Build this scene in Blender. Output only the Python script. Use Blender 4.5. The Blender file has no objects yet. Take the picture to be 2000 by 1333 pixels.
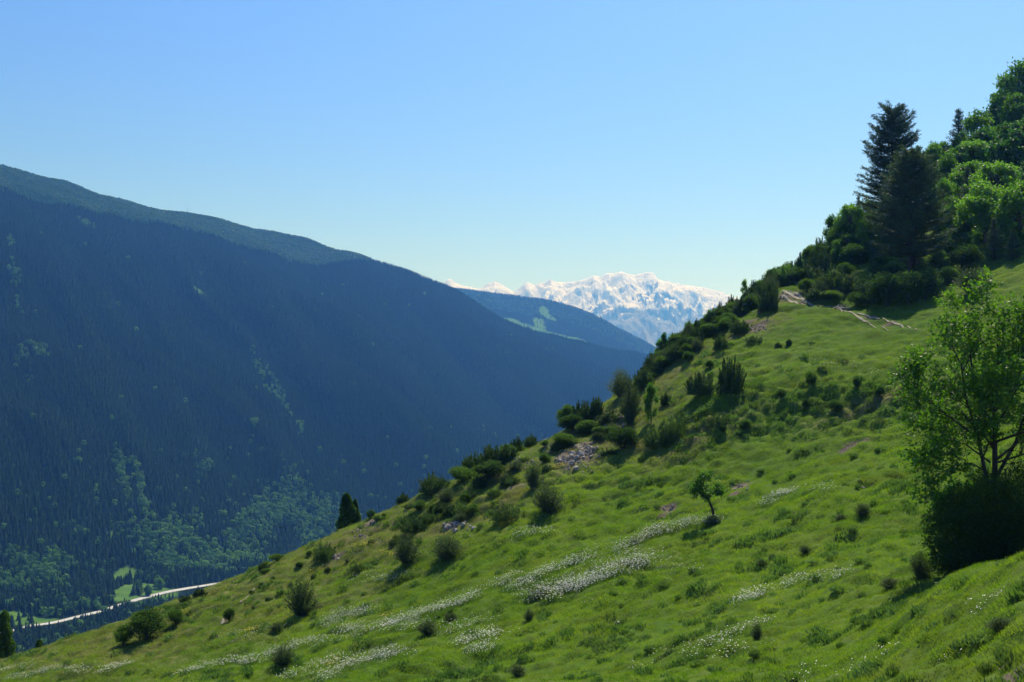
import bpy, math, random
import numpy as np
from mathutils import Vector

# ------------------------------------------------------------------ camera, sky, sun, exposure
S = bpy.context.scene
C = S.collection
F = 2400.0            # focal length in units of the photograph's pixels (2000 wide)
HZ = 760.0            # row of the horizon
cam_d = bpy.data.cameras.new("camera")
cam = bpy.data.objects.new("camera", cam_d)
C.objects.link(cam)
cam.location = (0, 0, 0)
cam.rotation_euler = (math.radians(90), 0, 0)
cam_d.sensor_width = 36
cam_d.lens = 36 * F / 2000
cam_d.shift_y = (HZ - 666.5) / 2000
cam_d.clip_start = 0.3
cam_d.clip_end = 40000
S.camera = cam

SUN_EL, SUN_AZ = 56.0, 22.0        # azimuth clockwise from the view direction
W = bpy.data.worlds.new("World")
S.world = W
W.use_nodes = True
wn = W.node_tree
for n in list(wn.nodes): wn.nodes.remove(n)
sky = wn.nodes.new("ShaderNodeTexSky")
sky.sky_type = 'NISHITA'
sky.sun_disc = False
sky.sun_elevation = math.radians(SUN_EL)
sky.sun_rotation = math.radians(SUN_AZ)
sky.altitude = 1600
sky.air_density = 1.0
sky.dust_density = 2.4
sky.ozone_density = 4
hs = wn.nodes.new("ShaderNodeHueSaturation")
hs.inputs['Hue'].default_value = 0.517
hs.inputs['Saturation'].default_value = 1.3
bg = wn.nodes.new("ShaderNodeBackground")
bg.inputs['Strength'].default_value = 0.13
wo = wn.nodes.new("ShaderNodeOutputWorld")
wn.links.new(sky.outputs[0], hs.inputs['Color'])
wn.links.new(hs.outputs[0], bg.inputs['Color'])
wn.links.new(bg.outputs[0], wo.inputs['Surface'])

sl = bpy.data.lights.new("sun", 'SUN')
sl.energy = 5.0
sl.angle = math.radians(0.53)
sl.color = (1.0, 0.965, 0.92)
sun = bpy.data.objects.new("sun", sl)
C.objects.link(sun)
ce, se = math.cos(math.radians(SUN_EL)), math.sin(math.radians(SUN_EL))
sd = Vector((ce * math.sin(math.radians(SUN_AZ)), ce * math.cos(math.radians(SUN_AZ)), se))
sun.rotation_euler = (-sd).to_track_quat('-Z', 'Y').to_euler()
sun.location = sd * 200

S.view_settings.view_transform = 'Standard'
S.view_settings.look = 'None'
S.view_settings.gamma = 1
S.view_settings.use_curve_mapping = False
S.view_settings.exposure = 0.33
S.render.engine = 'CYCLES'
S.cycles.use_denoising = True
S.cycles.use_adaptive_sampling = False
S.cycles.max_bounces = 6
S.cycles.diffuse_bounces = 2
S.cycles.glossy_bounces = 1
S.cycles.transmission_bounces = 3
S.cycles.transparent_max_bounces = 8
S.cycles.volume_bounces = 0

random.seed(7)
rng = np.random.default_rng(11)

# ------------------------------------------------------------------ small helpers
def tag(o, label=None, cat=None, group=None, kind=None):
    if label: o['label'] = label
    if cat: o['category'] = cat
    if group: o['group'] = group
    if kind: o['kind'] = kind
    return o

def mesh_np(name, verts, faces, mat=None, smooth=False, nper=None):
    """verts (n,3) array, faces (m,k) array of one arity -> mesh"""
    me = bpy.data.meshes.new(name)
    verts = np.ascontiguousarray(verts, dtype=np.float32)
    faces = np.ascontiguousarray(faces, dtype=np.int32)
    m, k = faces.shape
    me.vertices.add(len(verts)); me.vertices.foreach_set('co', verts.ravel())
    me.loops.add(m * k); me.loops.foreach_set('vertex_index', faces.ravel())
    me.polygons.add(m)
    me.polygons.foreach_set('loop_start', np.arange(0, m * k, k, dtype=np.int32))
    me.polygons.foreach_set('loop_total', np.full(m, k, dtype=np.int32))
    if smooth: me.polygons.foreach_set('use_smooth', np.ones(m, dtype=bool))
    me.update(calc_edges=True)
    if mat: me.materials.append(mat)
    return me

def obj(name, me, parent=None):
    o = bpy.data.objects.new(name, me); C.objects.link(o)
    if parent: o.parent = parent
    return o

def attr(me, name, arr, typ='FLOAT'):
    a = me.attributes.new(name, typ, 'POINT')
    if typ == 'FLOAT': a.data.foreach_set('value', np.asarray(arr, dtype=np.float32).ravel())
    elif typ == 'INT': a.data.foreach_set('value', np.asarray(arr, dtype=np.int32).ravel())
    else: a.data.foreach_set('vector', np.asarray(arr, dtype=np.float32).ravel())

_perm = np.random.default_rng(5).permutation(4096)
_ga = np.random.default_rng(6).uniform(0, 2 * math.pi, 4096)
_gx, _gy = np.cos(_ga), np.sin(_ga)
def perlin(x, y):
    xi = np.floor(x).astype(np.int64); yi = np.floor(y).astype(np.int64)
    fx, fy = x - xi, y - yi
    def g(ix, iy, dx, dy):
        h = _perm[(_perm[ix & 4095] + iy) & 4095]
        return _gx[h] * dx + _gy[h] * dy
    u = fx * fx * fx * (fx * (fx * 6 - 15) + 10); v = fy * fy * fy * (fy * (fy * 6 - 15) + 10)
    a = g(xi, yi, fx, fy); b = g(xi + 1, yi, fx - 1, fy)
    c = g(xi, yi + 1, fx, fy - 1); d = g(xi + 1, yi + 1, fx - 1, fy - 1)
    return 1.5 * ((a * (1 - u) + b * u) * (1 - v) + (c * (1 - u) + d * u) * v)
def fbm(x, y, o=4, g=0.5):
    s, a, t = 0, 1.0, 0
    for i in range(o):
        s = s + a * perlin(x * 2 ** i + 17.3 * i, y * 2 ** i - 9.1 * i); t += a; a *= g
    return s / t
def sstep(a, b, x):
    t = np.clip((x - a) / (b - a), 0, 1); return t * t * (3 - 2 * t)

def smooth1(a, sig, axis):
    r = int(3 * sig) + 1
    k = np.exp(-0.5 * (np.arange(-r, r + 1) / sig) ** 2); k /= k.sum()
    pad = [(0, 0), (0, 0)]; pad[axis] = (r, r)
    p = np.pad(a, pad, mode='edge'); out = np.zeros_like(a)
    for i, w in enumerate(k):
        sl_ = [slice(None), slice(None)]; sl_[axis] = slice(i, i + a.shape[axis]); out += w * p[tuple(sl_)]
    return out

class Ground:
    """a height field over (x, y), given by section lines that fan out from the origin; z = H(x / y, y)"""
    def __init__(self, cols, u_rng, nu, ys, su, sy, extra=None):
        self.us = np.linspace(u_rng[0], u_rng[1], nu); self.ys = np.asarray(ys, float)
        prof = []; cu = []
        for px, pts in cols:
            Y = np.array([p[1] for p in pts], float); z = np.array([(HZ - p[0]) / F * p[1] for p in pts])
            prof.append(np.interp(self.ys, Y, z)); cu.append((px - 1000) / F)
        prof = np.array(prof); cu = np.array(cu)
        G = np.empty((nu, len(self.ys)))
        for j in range(len(self.ys)): G[:, j] = np.interp(self.us, cu, prof[:, j])
        G = smooth1(smooth1(G, su, 0), sy, 1)
        U, Yg = np.meshgrid(self.us, self.ys, indexing='ij')
        if extra is not None: G = G + extra(U * Yg, Yg, U)
        self.G = G
    def h(self, x, y):
        x = np.asarray(x, float); y = np.asarray(y, float)
        u = x / np.maximum(y, 1e-3)
        fu = np.clip((u - self.us[0]) / (self.us[1] - self.us[0]), 0, len(self.us) - 1.001)
        iu = fu.astype(int); fu = fu - iu
        j = np.clip(np.searchsorted(self.ys, y) - 1, 0, len(self.ys) - 2)
        fy = np.clip((y - self.ys[j]) / (self.ys[j + 1] - self.ys[j]), 0, 1)
        G = self.G
        return (G[iu, j] * (1 - fu) + G[iu + 1, j] * fu) * (1 - fy) + (G[iu, j + 1] * (1 - fu) + G[iu + 1, j + 1] * fu) * fy
    def hit(self, px, py, ymin=5):
        """nearest ground point seen at a pixel of the photograph (crest if the pixel looks over it)"""
        u = (px - 1000) / F; v = (HZ - py) / F
        m = self.ys >= ymin; Y = self.ys[m]; z = self.h(u * Y, Y) / Y
        k = np.argmax(z >= v) if (z >= v).any() else int(np.argmax(z))
        y = Y[k]
        if k > 0 and z[k] >= v and z[k] > z[k - 1]:
            t = (v - z[k - 1]) / (z[k] - z[k - 1]); y = Y[k - 1] + t * (Y[k] - Y[k - 1])
        return float(u * y), float(y), float(self.h(u * y, y))
    def mesh(self, name, mat, step=(1, 1), sel=None):
        us, ys = self.us[::step[0]], self.ys[::step[1]]
        G = self.G[::step[0], ::step[1]]
        U, Y = np.meshgrid(us, ys, indexing='ij')
        v = np.stack([U * Y, Y, G], -1).reshape(-1, 3)
        nu, ny = G.shape
        a = np.arange(nu * ny).reshape(nu, ny)
        f = np.stack([a[:-1, :-1], a[1:, :-1], a[1:, 1:], a[:-1, 1:]], -1).reshape(-1, 4)
        return mesh_np(name, v, f, mat, smooth=True), v

# ------------------------------------------------------------------ materials
def new_mat(name):
    m = bpy.data.materials.new(name); m.use_nodes = True
    nt = m.node_tree
    for n in list(nt.nodes): nt.nodes.remove(n)
    return m, nt, nt.nodes.new, nt.links.new
def ramp(N, L, src, stops):
    r = N("ShaderNodeValToRGB"); L(src, r.inputs[0])
    while len(r.color_ramp.elements) < len(stops): r.color_ramp.elements.new(0.5)
    for e, (p, c) in zip(r.color_ramp.elements, stops):
        e.position = p; e.color = (*c, 1) if len(c) == 3 else c
    return r.outputs[0]
def mixc(N, L, f, a, b, mode='MIX'):
    m = N("ShaderNodeMix"); m.data_type = 'RGBA'; m.blend_type = mode
    for sock, v in ((m.inputs[0], f), (m.inputs[6], a), (m.inputs[7], b)):
        if hasattr(v, 'links') or hasattr(v, 'is_linked'): L(v, sock)
        elif isinstance(v, (int, float)): sock.default_value = v
        else: sock.default_value = (*v, 1)
    return m.outputs[2]
def math_(N, L, op, a, b=None, c=None, clamp=False):
    m = N("ShaderNodeMath"); m.operation = op; m.use_clamp = clamp
    for i, v in enumerate((a, b, c)):
        if v is None: continue
        if isinstance(v, (int, float)): m.inputs[i].default_value = v
        else: L(v, m.inputs[i])
    return m.outputs[0]
def noise(N, L, scale, detail=4, rough=0.55, vec=None, dist=0.0, stretch=None):
    n = N("ShaderNodeTexNoise"); n.inputs['Scale'].default_value = scale
    n.inputs['Detail'].default_value = detail; n.inputs['Roughness'].default_value = rough
    n.inputs['Distortion'].default_value = dist
    if vec is None:
        g = N("ShaderNodeNewGeometry"); vec = g.outputs['Position']
    if stretch:
        mp = N("ShaderNodeMapping"); mp.inputs['Scale'].default_value = stretch; L(vec, mp.inputs[0]); vec = mp.outputs[0]
    L(vec, n.inputs['Vector'])
    return n.outputs['Fac']
def attr_n(N, name):
    a = N("ShaderNodeAttribute"); a.attribute_name = name; return a.outputs['Fac']

def foliage_mat(name, dark, light, trans=0.35, scale=1.5, rough=0.6, tcol=None, gloss=0.25, inst=0.3):
    """leaves: noise-mottled, varied per plant, part of the light passing through"""
    m, nt, N, L = new_mat(name)
    n1 = noise(N, L, scale, 3)
    isl = N("ShaderNodeObjectInfo").outputs['Random']
    g = N("ShaderNodeNewGeometry").outputs['Random Per Island']
    f = math_(N, L, 'ADD', math_(N, L, 'MULTIPLY', n1, 1.0), math_(N, L, 'MULTIPLY', isl, inst))
    f = math_(N, L, 'ADD', f, math_(N, L, 'MULTIPLY', g, 0.35))
    f = math_(N, L, 'SUBTRACT', f, 0.18 + inst / 2, clamp=True)
    col = ramp(N, L, f, [(0.2, dark), (0.75, light)])
    d = N("ShaderNodeBsdfPrincipled"); L(col, d.inputs['Base Color']); d.inputs['Roughness'].default_value = rough
    d.inputs['Specular IOR Level'].default_value = gloss
    t = N("ShaderNodeBsdfTranslucent")
    tc = mixc(N, L, 1.0, col, tcol or (1.5, 1.7, 0.6), 'MULTIPLY')
    L(tc, t.inputs['Color'])
    mx = N("ShaderNodeMixShader"); mx.inputs[0].default_value = trans
    L(d.outputs[0], mx.inputs[1]); L(t.outputs[0], mx.inputs[2])
    o = N("ShaderNodeOutputMaterial"); L(mx.outputs[0], o.inputs['Surface'])
    return m

def plain_mat(name, c1, c2, scale=5, rough=0.85, bump=0.3, dist=0.02, detail=5, stretch=None):
    m, nt, N, L = new_mat(name)
    f = noise(N, L, scale, detail, 0.6, stretch=stretch)
    col = ramp(N, L, f, [(0.35, c1), (0.65, c2)])
    d = N("ShaderNodeBsdfPrincipled"); L(col, d.inputs['Base Color']); d.inputs['Roughness'].default_value = rough
    d.inputs['Specular IOR Level'].default_value = 0.2
    b = N("ShaderNodeBump"); b.inputs['Strength'].default_value = bump; b.inputs['Distance'].default_value = dist
    L(f, b.inputs['Height']); L(b.outputs[0], d.inputs['Normal'])
    o = N("ShaderNodeOutputMaterial"); L(d.outputs[0], o.inputs['Surface'])
    return m

def scatter(name, pts, rot, scl, variants, idx):
    """many copies of a few small meshes on points, as one object"""
    me = bpy.data.meshes.new(name)
    me.vertices.add(len(pts)); me.vertices.foreach_set('co', np.asarray(pts, dtype=np.float32).ravel())
    attr(me, 'rot', rot, 'FLOAT_VECTOR'); attr(me, 'scl', scl, 'FLOAT_VECTOR'); attr(me, 'idx', idx, 'INT')
    o = obj(name, me)
    col = bpy.data.collections.new(name + "_pieces")
    for i, vm in enumerate(variants):
        q = bpy.data.objects.new("%s_piece_%02d" % (name, i), vm); col.objects.link(q)
    ng = bpy.data.node_groups.new(name + "_nodes", 'GeometryNodeTree')
    ng.interface.new_socket('Geometry', in_out='INPUT', socket_type='NodeSocketGeometry')
    ng.interface.new_socket('Geometry', in_out='OUTPUT', socket_type='NodeSocketGeometry')
    N, L = ng.nodes.new, ng.links.new
    gi, go = N('NodeGroupInput'), N('NodeGroupOutput')
    mp = N('GeometryNodeMeshToPoints'); L(gi.outputs[0], mp.inputs['Mesh'])
    ip = N('GeometryNodeInstanceOnPoints'); L(mp.outputs[0], ip.inputs['Points'])
    ci = N('GeometryNodeCollectionInfo'); ci.inputs['Collection'].default_value = col
    ci.inputs['Separate Children'].default_value = True; ci.inputs['Reset Children'].default_value = True
    L(ci.outputs[0], ip.inputs['Instance']); ip.inputs['Pick Instance'].default_value = True
    def na(nm, t):
        a = N('GeometryNodeInputNamedAttribute'); a.data_type = t; a.inputs['Name'].default_value = nm
        return a.outputs[0]
    L(na('idx', 'INT'), ip.inputs['Instance Index'])
    L(na('scl', 'FLOAT_VECTOR'), ip.inputs['Scale'])
    er = N('FunctionNodeEulerToRotation'); L(na('rot', 'FLOAT_VECTOR'), er.inputs[0]); L(er.outputs[0], ip.inputs['Rotation'])
    L(ip.outputs[0], go.inputs[0])
    md = o.modifiers.new('scatter', 'NODES'); md.node_group = ng
    return o
# ================================================================== THE SETTING, FAR TO NEAR
# ------------------------------------------------------------------ forested valley side and valley floor
def fline(x0, y0, px):
    u = (px - 1000) / F; t = (-x0 + y0 * u) / (0.66 - 0.75 * u); return y0 + 0.75 * t
def zpy(z, Y): return HZ - z * F / Y
EDGE = [(-900, 170, 60, 340), (-500, 262, 200, 340), (-200, 320, 262, 340), (0, 371, 325, 340), (130, 405, 358, 330), (190, 420, 384, 330), (240, 427, 392, 330),
        (315, 440, 417, 330), (365, 450, 419, 330), (420, 465, 428, 330), (520, 494, 452, 330), (575, 512, 464, 320), (612, 528, 472, 300),
        (640, 518, 486, 250), (690, 506, 496, 150), (720, 512, 509, 110), (800, 536, 533, 90), (880, 566, 563, 90),
        (925, 592, 590, 90), (985, 631, 630, 90), (1080, 658, 657, 90), (1140, 672, 671, 90), (1240, 690, 689, 90),
        (1300, 705, 704, 90), (1500, 750, 749, 90), (1800, 800, 799, 90)]
R2 = [(-900, 562), (700, 558), (880, 560), (960, 571), (1040, 581), (1100, 593), (1150, 608), (1200, 632), (1260, 665), (1330, 706), (1420, 752), (1800, 830)]
FLOOR_Z = -207.0
cols = []
for px, pe, pc, dc in EDGE:
    Yb, Ye = fline(-510, 1220, px), fline(-833, 2000, px)
    r2 = np.interp(px, [a for a, b in R2], [b for a, b in R2])
    ze, zc = (HZ - pe) / F * Ye, (HZ - pc) / F * (Ye + dc)
    pts = [(zpy(FLOOR_Z - 22, 500), 500), (zpy(FLOOR_Z - 16, Yb * 0.82), Yb * 0.82), (zpy(FLOOR_Z - 7, Yb * 0.905), Yb * 0.905),
           (zpy(FLOOR_Z, Yb * 0.93), Yb * 0.93), (zpy(FLOOR_Z + 4, Yb), Yb)]
    pts += [(pe, Ye), (pc, Ye + dc), (zpy(zc - 60, Ye + dc + 260), Ye + dc + 260)]
    zr = (HZ - r2) / F * 4700
    zg = min(zc - 60, 0.6 * zc, zr - 120)
    pts += [(zpy(zg, 3950 + 0 * Ye) if False else zpy(min(zg, zc * 0.8), max(3700, Ye + dc + 500)), max(3700, Ye + dc + 500)), (r2, 4700), (zpy(zr - 250, 5200), 5200)]
    cols.append((px, pts))
def hills_extra(x, y, u):
    # gullies and spurs that run down the face
    t = (x * 0.66 + y * 0.75)                      # along the valley
    s = (-x * 0.75 + y * 0.66)                     # up the face
    face = sstep(1220, 1400, s) * (1 - sstep(1700, 1930, s)) * (1 - sstep(3000, 3400, y)) + 0.12 * sstep(3600, 4000, y)
    g = fbm(t / 380.0 + 0.25 * fbm(t / 300, s / 300, 2), s / 1500.0 + 3, 3) * 92 + (0.35 - np.abs(fbm(t / 120.0 + 0.3 * fbm(t / 150, s / 150, 2), s / 600.0, 3))) * 52
    return g * np.clip(face, 0, 1) + fbm(x / 90.0, y / 90.0, 3) * 3.0 * sstep(900, 1300, y)
FY = np.concatenate([np.linspace(500, 1100, 40, endpoint=False), np.linspace(1100, 3400, 330, endpoint=False), np.linspace(3400, 5200, 110)])
far = Ground(cols, (-0.75, 0.3), 420, FY, 2.2, 2.0, hills_extra)

# clearings and lighter woods, as areas on the ground
def pixblob(lst, g, x, y, ymin=600):
    """sum of soft ellipses; each (px, py, rx, ry in metres, angle deg)"""
    out = np.zeros_like(x)
    for px, py, rx, ry, an in lst:
        cx, cy, _ = g.hit(px, py, ymin)
        c, s = math.cos(math.radians(an)), math.sin(math.radians(an))
        dx, dy = x - cx, y - cy
        q = ((dx * c + dy * s) / rx) ** 2 + ((-dx * s + dy * c) / ry) ** 2
        out = np.maximum(out, np.exp(-q * 1.2))
    return out
CLEAR = [(245, 1128, 14, 26, 0), (262, 1150, 18, 32, -10), (310, 1158, 20, 22, -20), (240, 1168, 20, 16, 10), (190, 1145, 3, 9, 0), (60, 1212, 26, 14, 20), (20, 1200, 18, 12, 0),
         (215, 1045, 4, 11, 0), (392, 572, 12, 10, 30)]
CLEAR2 = [(1062, 608, 20, 90, 0), (1070, 618, 22, 80, 20), (1052, 630, 24, 80, 0), (1055, 642, 22, 80, 0),
          (995, 626, 40, 40, 30), (1015, 634, 40, 40, 20), (1035, 642, 50, 40, 20), (1060, 650, 50, 40, 10), (1085, 656, 50, 40, 0), (1110, 661, 50, 36, 0), (1135, 666, 40, 30, 0)]
BROAD = [(560, 985, 26, 90, 0), (530, 1010, 34, 90, 0), (640, 1010, 30, 60, 0), (480, 1040, 30, 80, 0), (600, 1030, 40, 50, 0), (300, 1060, 12, 50, 0), (350, 1050, 40, 50, 0),
         (400, 1080, 60, 40, 0), (240, 940, 9, 70, 25), (275, 965, 9, 70, 25), (283, 1045, 8, 60, 0), (80, 1120, 45, 40, 0), (120, 1105, 30, 30, 0), (20, 1140, 30, 40, 0),
         (360, 1110, 70, 30, 0), (450, 1095, 60, 30, 0), (310, 1085, 40, 30, 0), (30, 550, 8, 40, 30), (170, 440, 18, 14, 0), (80, 690, 12, 22, 20), (45, 700, 9, 30, 10), (60, 740, 8, 12, 0),
         (510, 730, 10, 60, 30), (540, 760, 10, 60, 30), (400, 915, 8, 40, 0), (500, 830, 7, 20, 0), (590, 840, 9, 40, 0), (225, 1040, 12, 14, 0), (20, 480, 8, 30, 20), (200, 1190, 40, 10, 20), (130, 1205, 40, 10, 20),
         (620, 1000, 20, 40, 0), (660, 1040, 30, 40, 0), (150, 1040, 20, 10, 0), (960, 590, 30, 30, 0), (940, 600, 20, 30, 0)]
hm, hv = None, None

MAT = {}
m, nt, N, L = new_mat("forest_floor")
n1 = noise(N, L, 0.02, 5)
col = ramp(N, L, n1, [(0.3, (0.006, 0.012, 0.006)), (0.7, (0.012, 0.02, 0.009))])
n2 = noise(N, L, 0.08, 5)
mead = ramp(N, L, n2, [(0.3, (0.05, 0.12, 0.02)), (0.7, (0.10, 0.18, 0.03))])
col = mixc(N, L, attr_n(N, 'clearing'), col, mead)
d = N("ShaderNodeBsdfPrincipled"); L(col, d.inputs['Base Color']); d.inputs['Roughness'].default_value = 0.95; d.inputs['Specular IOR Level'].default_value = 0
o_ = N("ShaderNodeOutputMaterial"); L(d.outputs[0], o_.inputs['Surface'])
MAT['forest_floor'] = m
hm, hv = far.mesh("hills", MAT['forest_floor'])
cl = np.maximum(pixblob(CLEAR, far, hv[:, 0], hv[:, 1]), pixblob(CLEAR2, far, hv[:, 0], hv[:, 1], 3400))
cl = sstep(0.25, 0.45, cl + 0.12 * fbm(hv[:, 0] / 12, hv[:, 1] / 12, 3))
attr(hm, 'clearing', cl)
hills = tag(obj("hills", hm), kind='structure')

# ------------------------------------------------------------------ the forest on it
def conifer_low(seed, layers=6, pts=7, w=0.17):
    r = np.random.default_rng(seed); V, Fc = [], []
    for i in range(layers):
        t = i / layers
        z0 = 0.06 + 0.80 * t - 0.03; z1 = min(1.0, z0 + 0.30 * (1 - 0.45 * t)); rad = w * (1 - t) ** 0.8 + 0.02
        if i == layers - 1: z1 = 1.0
        b = len(V); V.append((0, 0, z1))
        a0 = r.uniform(0, 6.28)
        for k in range(pts * 2):
            a = a0 + math.pi * k / pts; rr = rad * ((1.0 if k % 2 == 0 else 0.5) + r.uniform(-0.16, 0.16))
            V.append((rr * math.cos(a), rr * math.sin(a), z0 + (0.0 if k % 2 == 0 else 0.05) + r.uniform(-0.012, 0.012)))
        for k in range(pts * 2): Fc.append((b, b + 1 + k, b + 1 + (k + 1) % (pts * 2)))
    b = len(V)
    V += [(0.012, 0, 0), (-0.008, 0.01, 0), (-0.008, -0.01, 0), (0, 0, 0.5)]
    Fc += [(b, b + 1, b + 3), (b + 1, b + 2, b + 3), (b + 2, b, b + 3)]
    return np.array(V), np.array(Fc)
def round_low(seed, n=46, w=0.36, conic=0.0):
    r = np.random.default_rng(seed); V, Fc = [], []
    for i in range(n):
        d_ = r.normal(size=3); d_ /= np.linalg.norm(d_); rr = r.uniform(0.5, 1.0) ** 0.5
        lob = 1 + 0.25 * math.sin(3 * d_[0] + seed) * math.cos(4 * d_[1])
        c = np.array([d_[0] * w * rr * lob, d_[1] * w * rr * lob, 0.58 + d_[2] * 0.40 * rr])
        if conic: c[:2] *= 1 - conic * (c[2] - 0.2)
        nrm = d_ + r.normal(size=3) * 0.35; nrm /= np.linalg.norm(nrm)
        a = np.cross(nrm, (0.3, 0.2, 1)); a /= np.linalg.norm(a); b_ = np.cross(nrm, a); s = r.uniform(0.09, 0.17)
        k = len(V)
        V += [tuple(c + a * s), tuple(c + b_ * s * 0.8 + nrm * s * .3), tuple(c - a * s * .9), tuple(c - b_ * s)]
        Fc += [(k, k + 1, k + 2), (k, k + 2, k + 3)]
    k = len(V); V += [(0.02, 0, 0), (-0.015, 0.015, 0), (-0.015, -0.015, 0), (0, 0, 0.6)]
    Fc += [(k, k + 1, k + 3), (k + 1, k + 2, k + 3), (k + 2, k, k + 3)]
    return np.array(V), np.array(Fc)
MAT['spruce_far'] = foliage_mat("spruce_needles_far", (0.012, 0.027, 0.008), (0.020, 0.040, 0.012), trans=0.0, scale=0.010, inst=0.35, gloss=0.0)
MAT['pine_far'] = foliage_mat("pine_needles_far", (0.038, 0.105, 0.045), (0.065, 0.150, 0.060), trans=0.28, scale=0.02, inst=0.4, gloss=0.1)  # pine green, lightened further to stand for sunlight on the ridge top
MAT['leaf_far'] = foliage_mat("broad_leaves_far", (0.030, 0.085, 0.022), (0.12, 0.24, 0.05), trans=0.35, scale=0.02, inst=0.5, gloss=0.05)
con_v = [mesh_np("conifer_piece", *conifer_low(i, 6, 6, 0.23 + 0.025 * (i % 3)), MAT['spruce_far']) for i in range(5)]
pin_v = [mesh_np("pine_piece", *round_low(20 + i, 44, 0.26, 0.55), MAT['pine_far']) for i in range(3)]
lea_v = [mesh_np("leafy_piece", *round_low(40 + i, 52, 0.40), MAT['leaf_far']) for i in range(4)]

def forest_points(spacing_near=6.3):
    P_ = []
    # jittered grid in ground metres, spacing grows with distance
    for (y0, y1, sp) in ((760, 1700, 4.1), (1700, 2600, 4.6), (2600, 3600, 5.6), (3600, 4950, 7.6)):
        ys_ = np.arange(y0, y1, sp)
        for yy in ys_:
            xs = np.arange(-0.56 * yy, 0.19 * yy, sp)
            P_.append(np.stack([xs, np.full_like(xs, yy)], -1))
    P_ = np.concatenate(P_)
    P_ += rng.uniform(-2.6, 2.6, P_.shape)
    x, y = P_[:, 0], P_[:, 1]
    z = far.h(x, y)
    # leave out what lies behind the crest lines seen from anywhere near the camera
    e = 12.0
    keep = np.ones(len(x), bool)
    ups = (far.h(x * 1.02, y * 1.02) + 18) / (y * 1.02)
    mx = np.full(len(x), -9.0)
    for k in np.linspace(0.35, 0.985, 44):
        yy = y * k; ok = yy > 520
        mx = np.maximum(mx, np.where(ok, far.h(x * k, yy) / np.maximum(yy, 1), -9))
    keep &= (z + 55) / y > mx
    # hidden behind the near hillside
    u = x / y
    nearc = np.interp(u * F + 1000, [0, 400, 600, 900, 1200, 1400], [1295, 1160, 1068, 920, 762, 590])
    keep &= (HZ - (z + 20) / y * F) < nearc + 60
    return x[keep], y[keep], z[keep]
fx, fy, fz = forest_points()
clr = np.maximum(pixblob(CLEAR, far, fx, fy), pixblob(CLEAR2, far, fx, fy, 3400)) + 0.12 * fbm(fx / 12, fy / 12, 3)
ROAD = [(-160, 1290), (-60, 1258), (40, 1229), (95, 1219), (140, 1209), (200, 1194), (250, 1178), (300, 1164), (345, 1154), (400, 1145), (450, 1139), (520, 1131), (600, 1122)]
road_pts = np.array([far.hit(px, py, 800) for px, py in ROAD])
def dist_poly(x, y, P2):
    d_ = np.full(x.shape, 1e9)
    for a, b in zip(P2[:-1, :2], P2[1:, :2]):
        ab = b - a; t = np.clip(((x - a[0]) * ab[0] + (y - a[1]) * ab[1]) / (ab @ ab), 0, 1)
        d_ = np.minimum(d_, np.hypot(x - a[0] - t * ab[0], y - a[1] - t * ab[1]))
    return d_
droad = dist_poly(fx, fy, road_pts)
# keep the strip just on the camera's side of the road free as well, where crowns would cover it
infront = np.interp(fx, road_pts[:, 0], road_pts[:, 1]) - fy
strip = (infront > 0) & (infront < 40 + 20 * fbm(fx / 40, fy / 40, 2)) & (fx > road_pts[3, 0]) & (fx < road_pts[-1, 0])
keep = ((clr < 0.34) | (rng.random(len(fx)) < 0.035)) & (droad > 9) & ~strip
fx, fy, fz = fx[keep], fy[keep], fz[keep]
br = pixblob(BROAD, far, fx, fy) * 0.8 + 0.55 * fbm(fx / 30, fy / 42, 4)
s_up = -fx * 0.75 + fy * 0.66
edge_Y = np.array([0.0])
pxs = fx / fy * F + 1000
Ye_ = np.array([fline(-833, 2000, p) for p in np.clip(pxs, -900, 1800)])
plateau = (fy > Ye_ + 25 * fbm(fx / 60, fy / 60, 2)) & (pxs < 720) & (fy < 3500)
ispine = plateau | ((fy > 4350) & (rng.random(len(fx)) < 0.35))
isleaf = ((br > 0.30 + rng.random(len(fx)) * 0.45) | (rng.random(len(fx)) < 0.0012)) & ~ispine
low = np.clip((-fz - 60) / 150, 0, 1)
isleaf |= (rng.random(len(fx)) < 0.05 * low) & ~ispine
iscon = ~(ispine | isleaf)
def trees_of(name, msk, variants, h0, h1, wj):
    n = int(msk.sum()); h = rng.uniform(h0, h1, n) * (1 + 0.15 * fbm(fx[msk] / 50, fy[msk] / 50, 2))
    w = h * rng.uniform(*wj, n)
    return scatter(name, np.stack([fx[msk], fy[msk], fz[msk] - 0.4], -1), np.stack([rng.uniform(-.04, .04, n), rng.uniform(-.04, .04, n), rng.uniform(0, 6.28, n)], -1),
                   np.stack([w, w, h], -1), variants, rng.integers(0, len(variants), n))
NFOREST = len(fx); print('forest', NFOREST, ispine.sum(), isleaf.sum())
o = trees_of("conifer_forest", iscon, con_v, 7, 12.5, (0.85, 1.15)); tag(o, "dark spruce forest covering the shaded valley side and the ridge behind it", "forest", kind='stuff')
o = trees_of("pine_forest", ispine, pin_v, 7, 10.5, (0.9, 1.3)); tag(o, "pine wood, its green lightened for sunlight, along the top of the valley side", "forest", kind='stuff')
o = trees_of("broadleaf_wood", isleaf, lea_v, 5.5, 10.5, (0.65, 1.0)); tag(o, "patches of light green broadleaf trees low on the dark valley side", "wood", kind='stuff')

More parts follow.
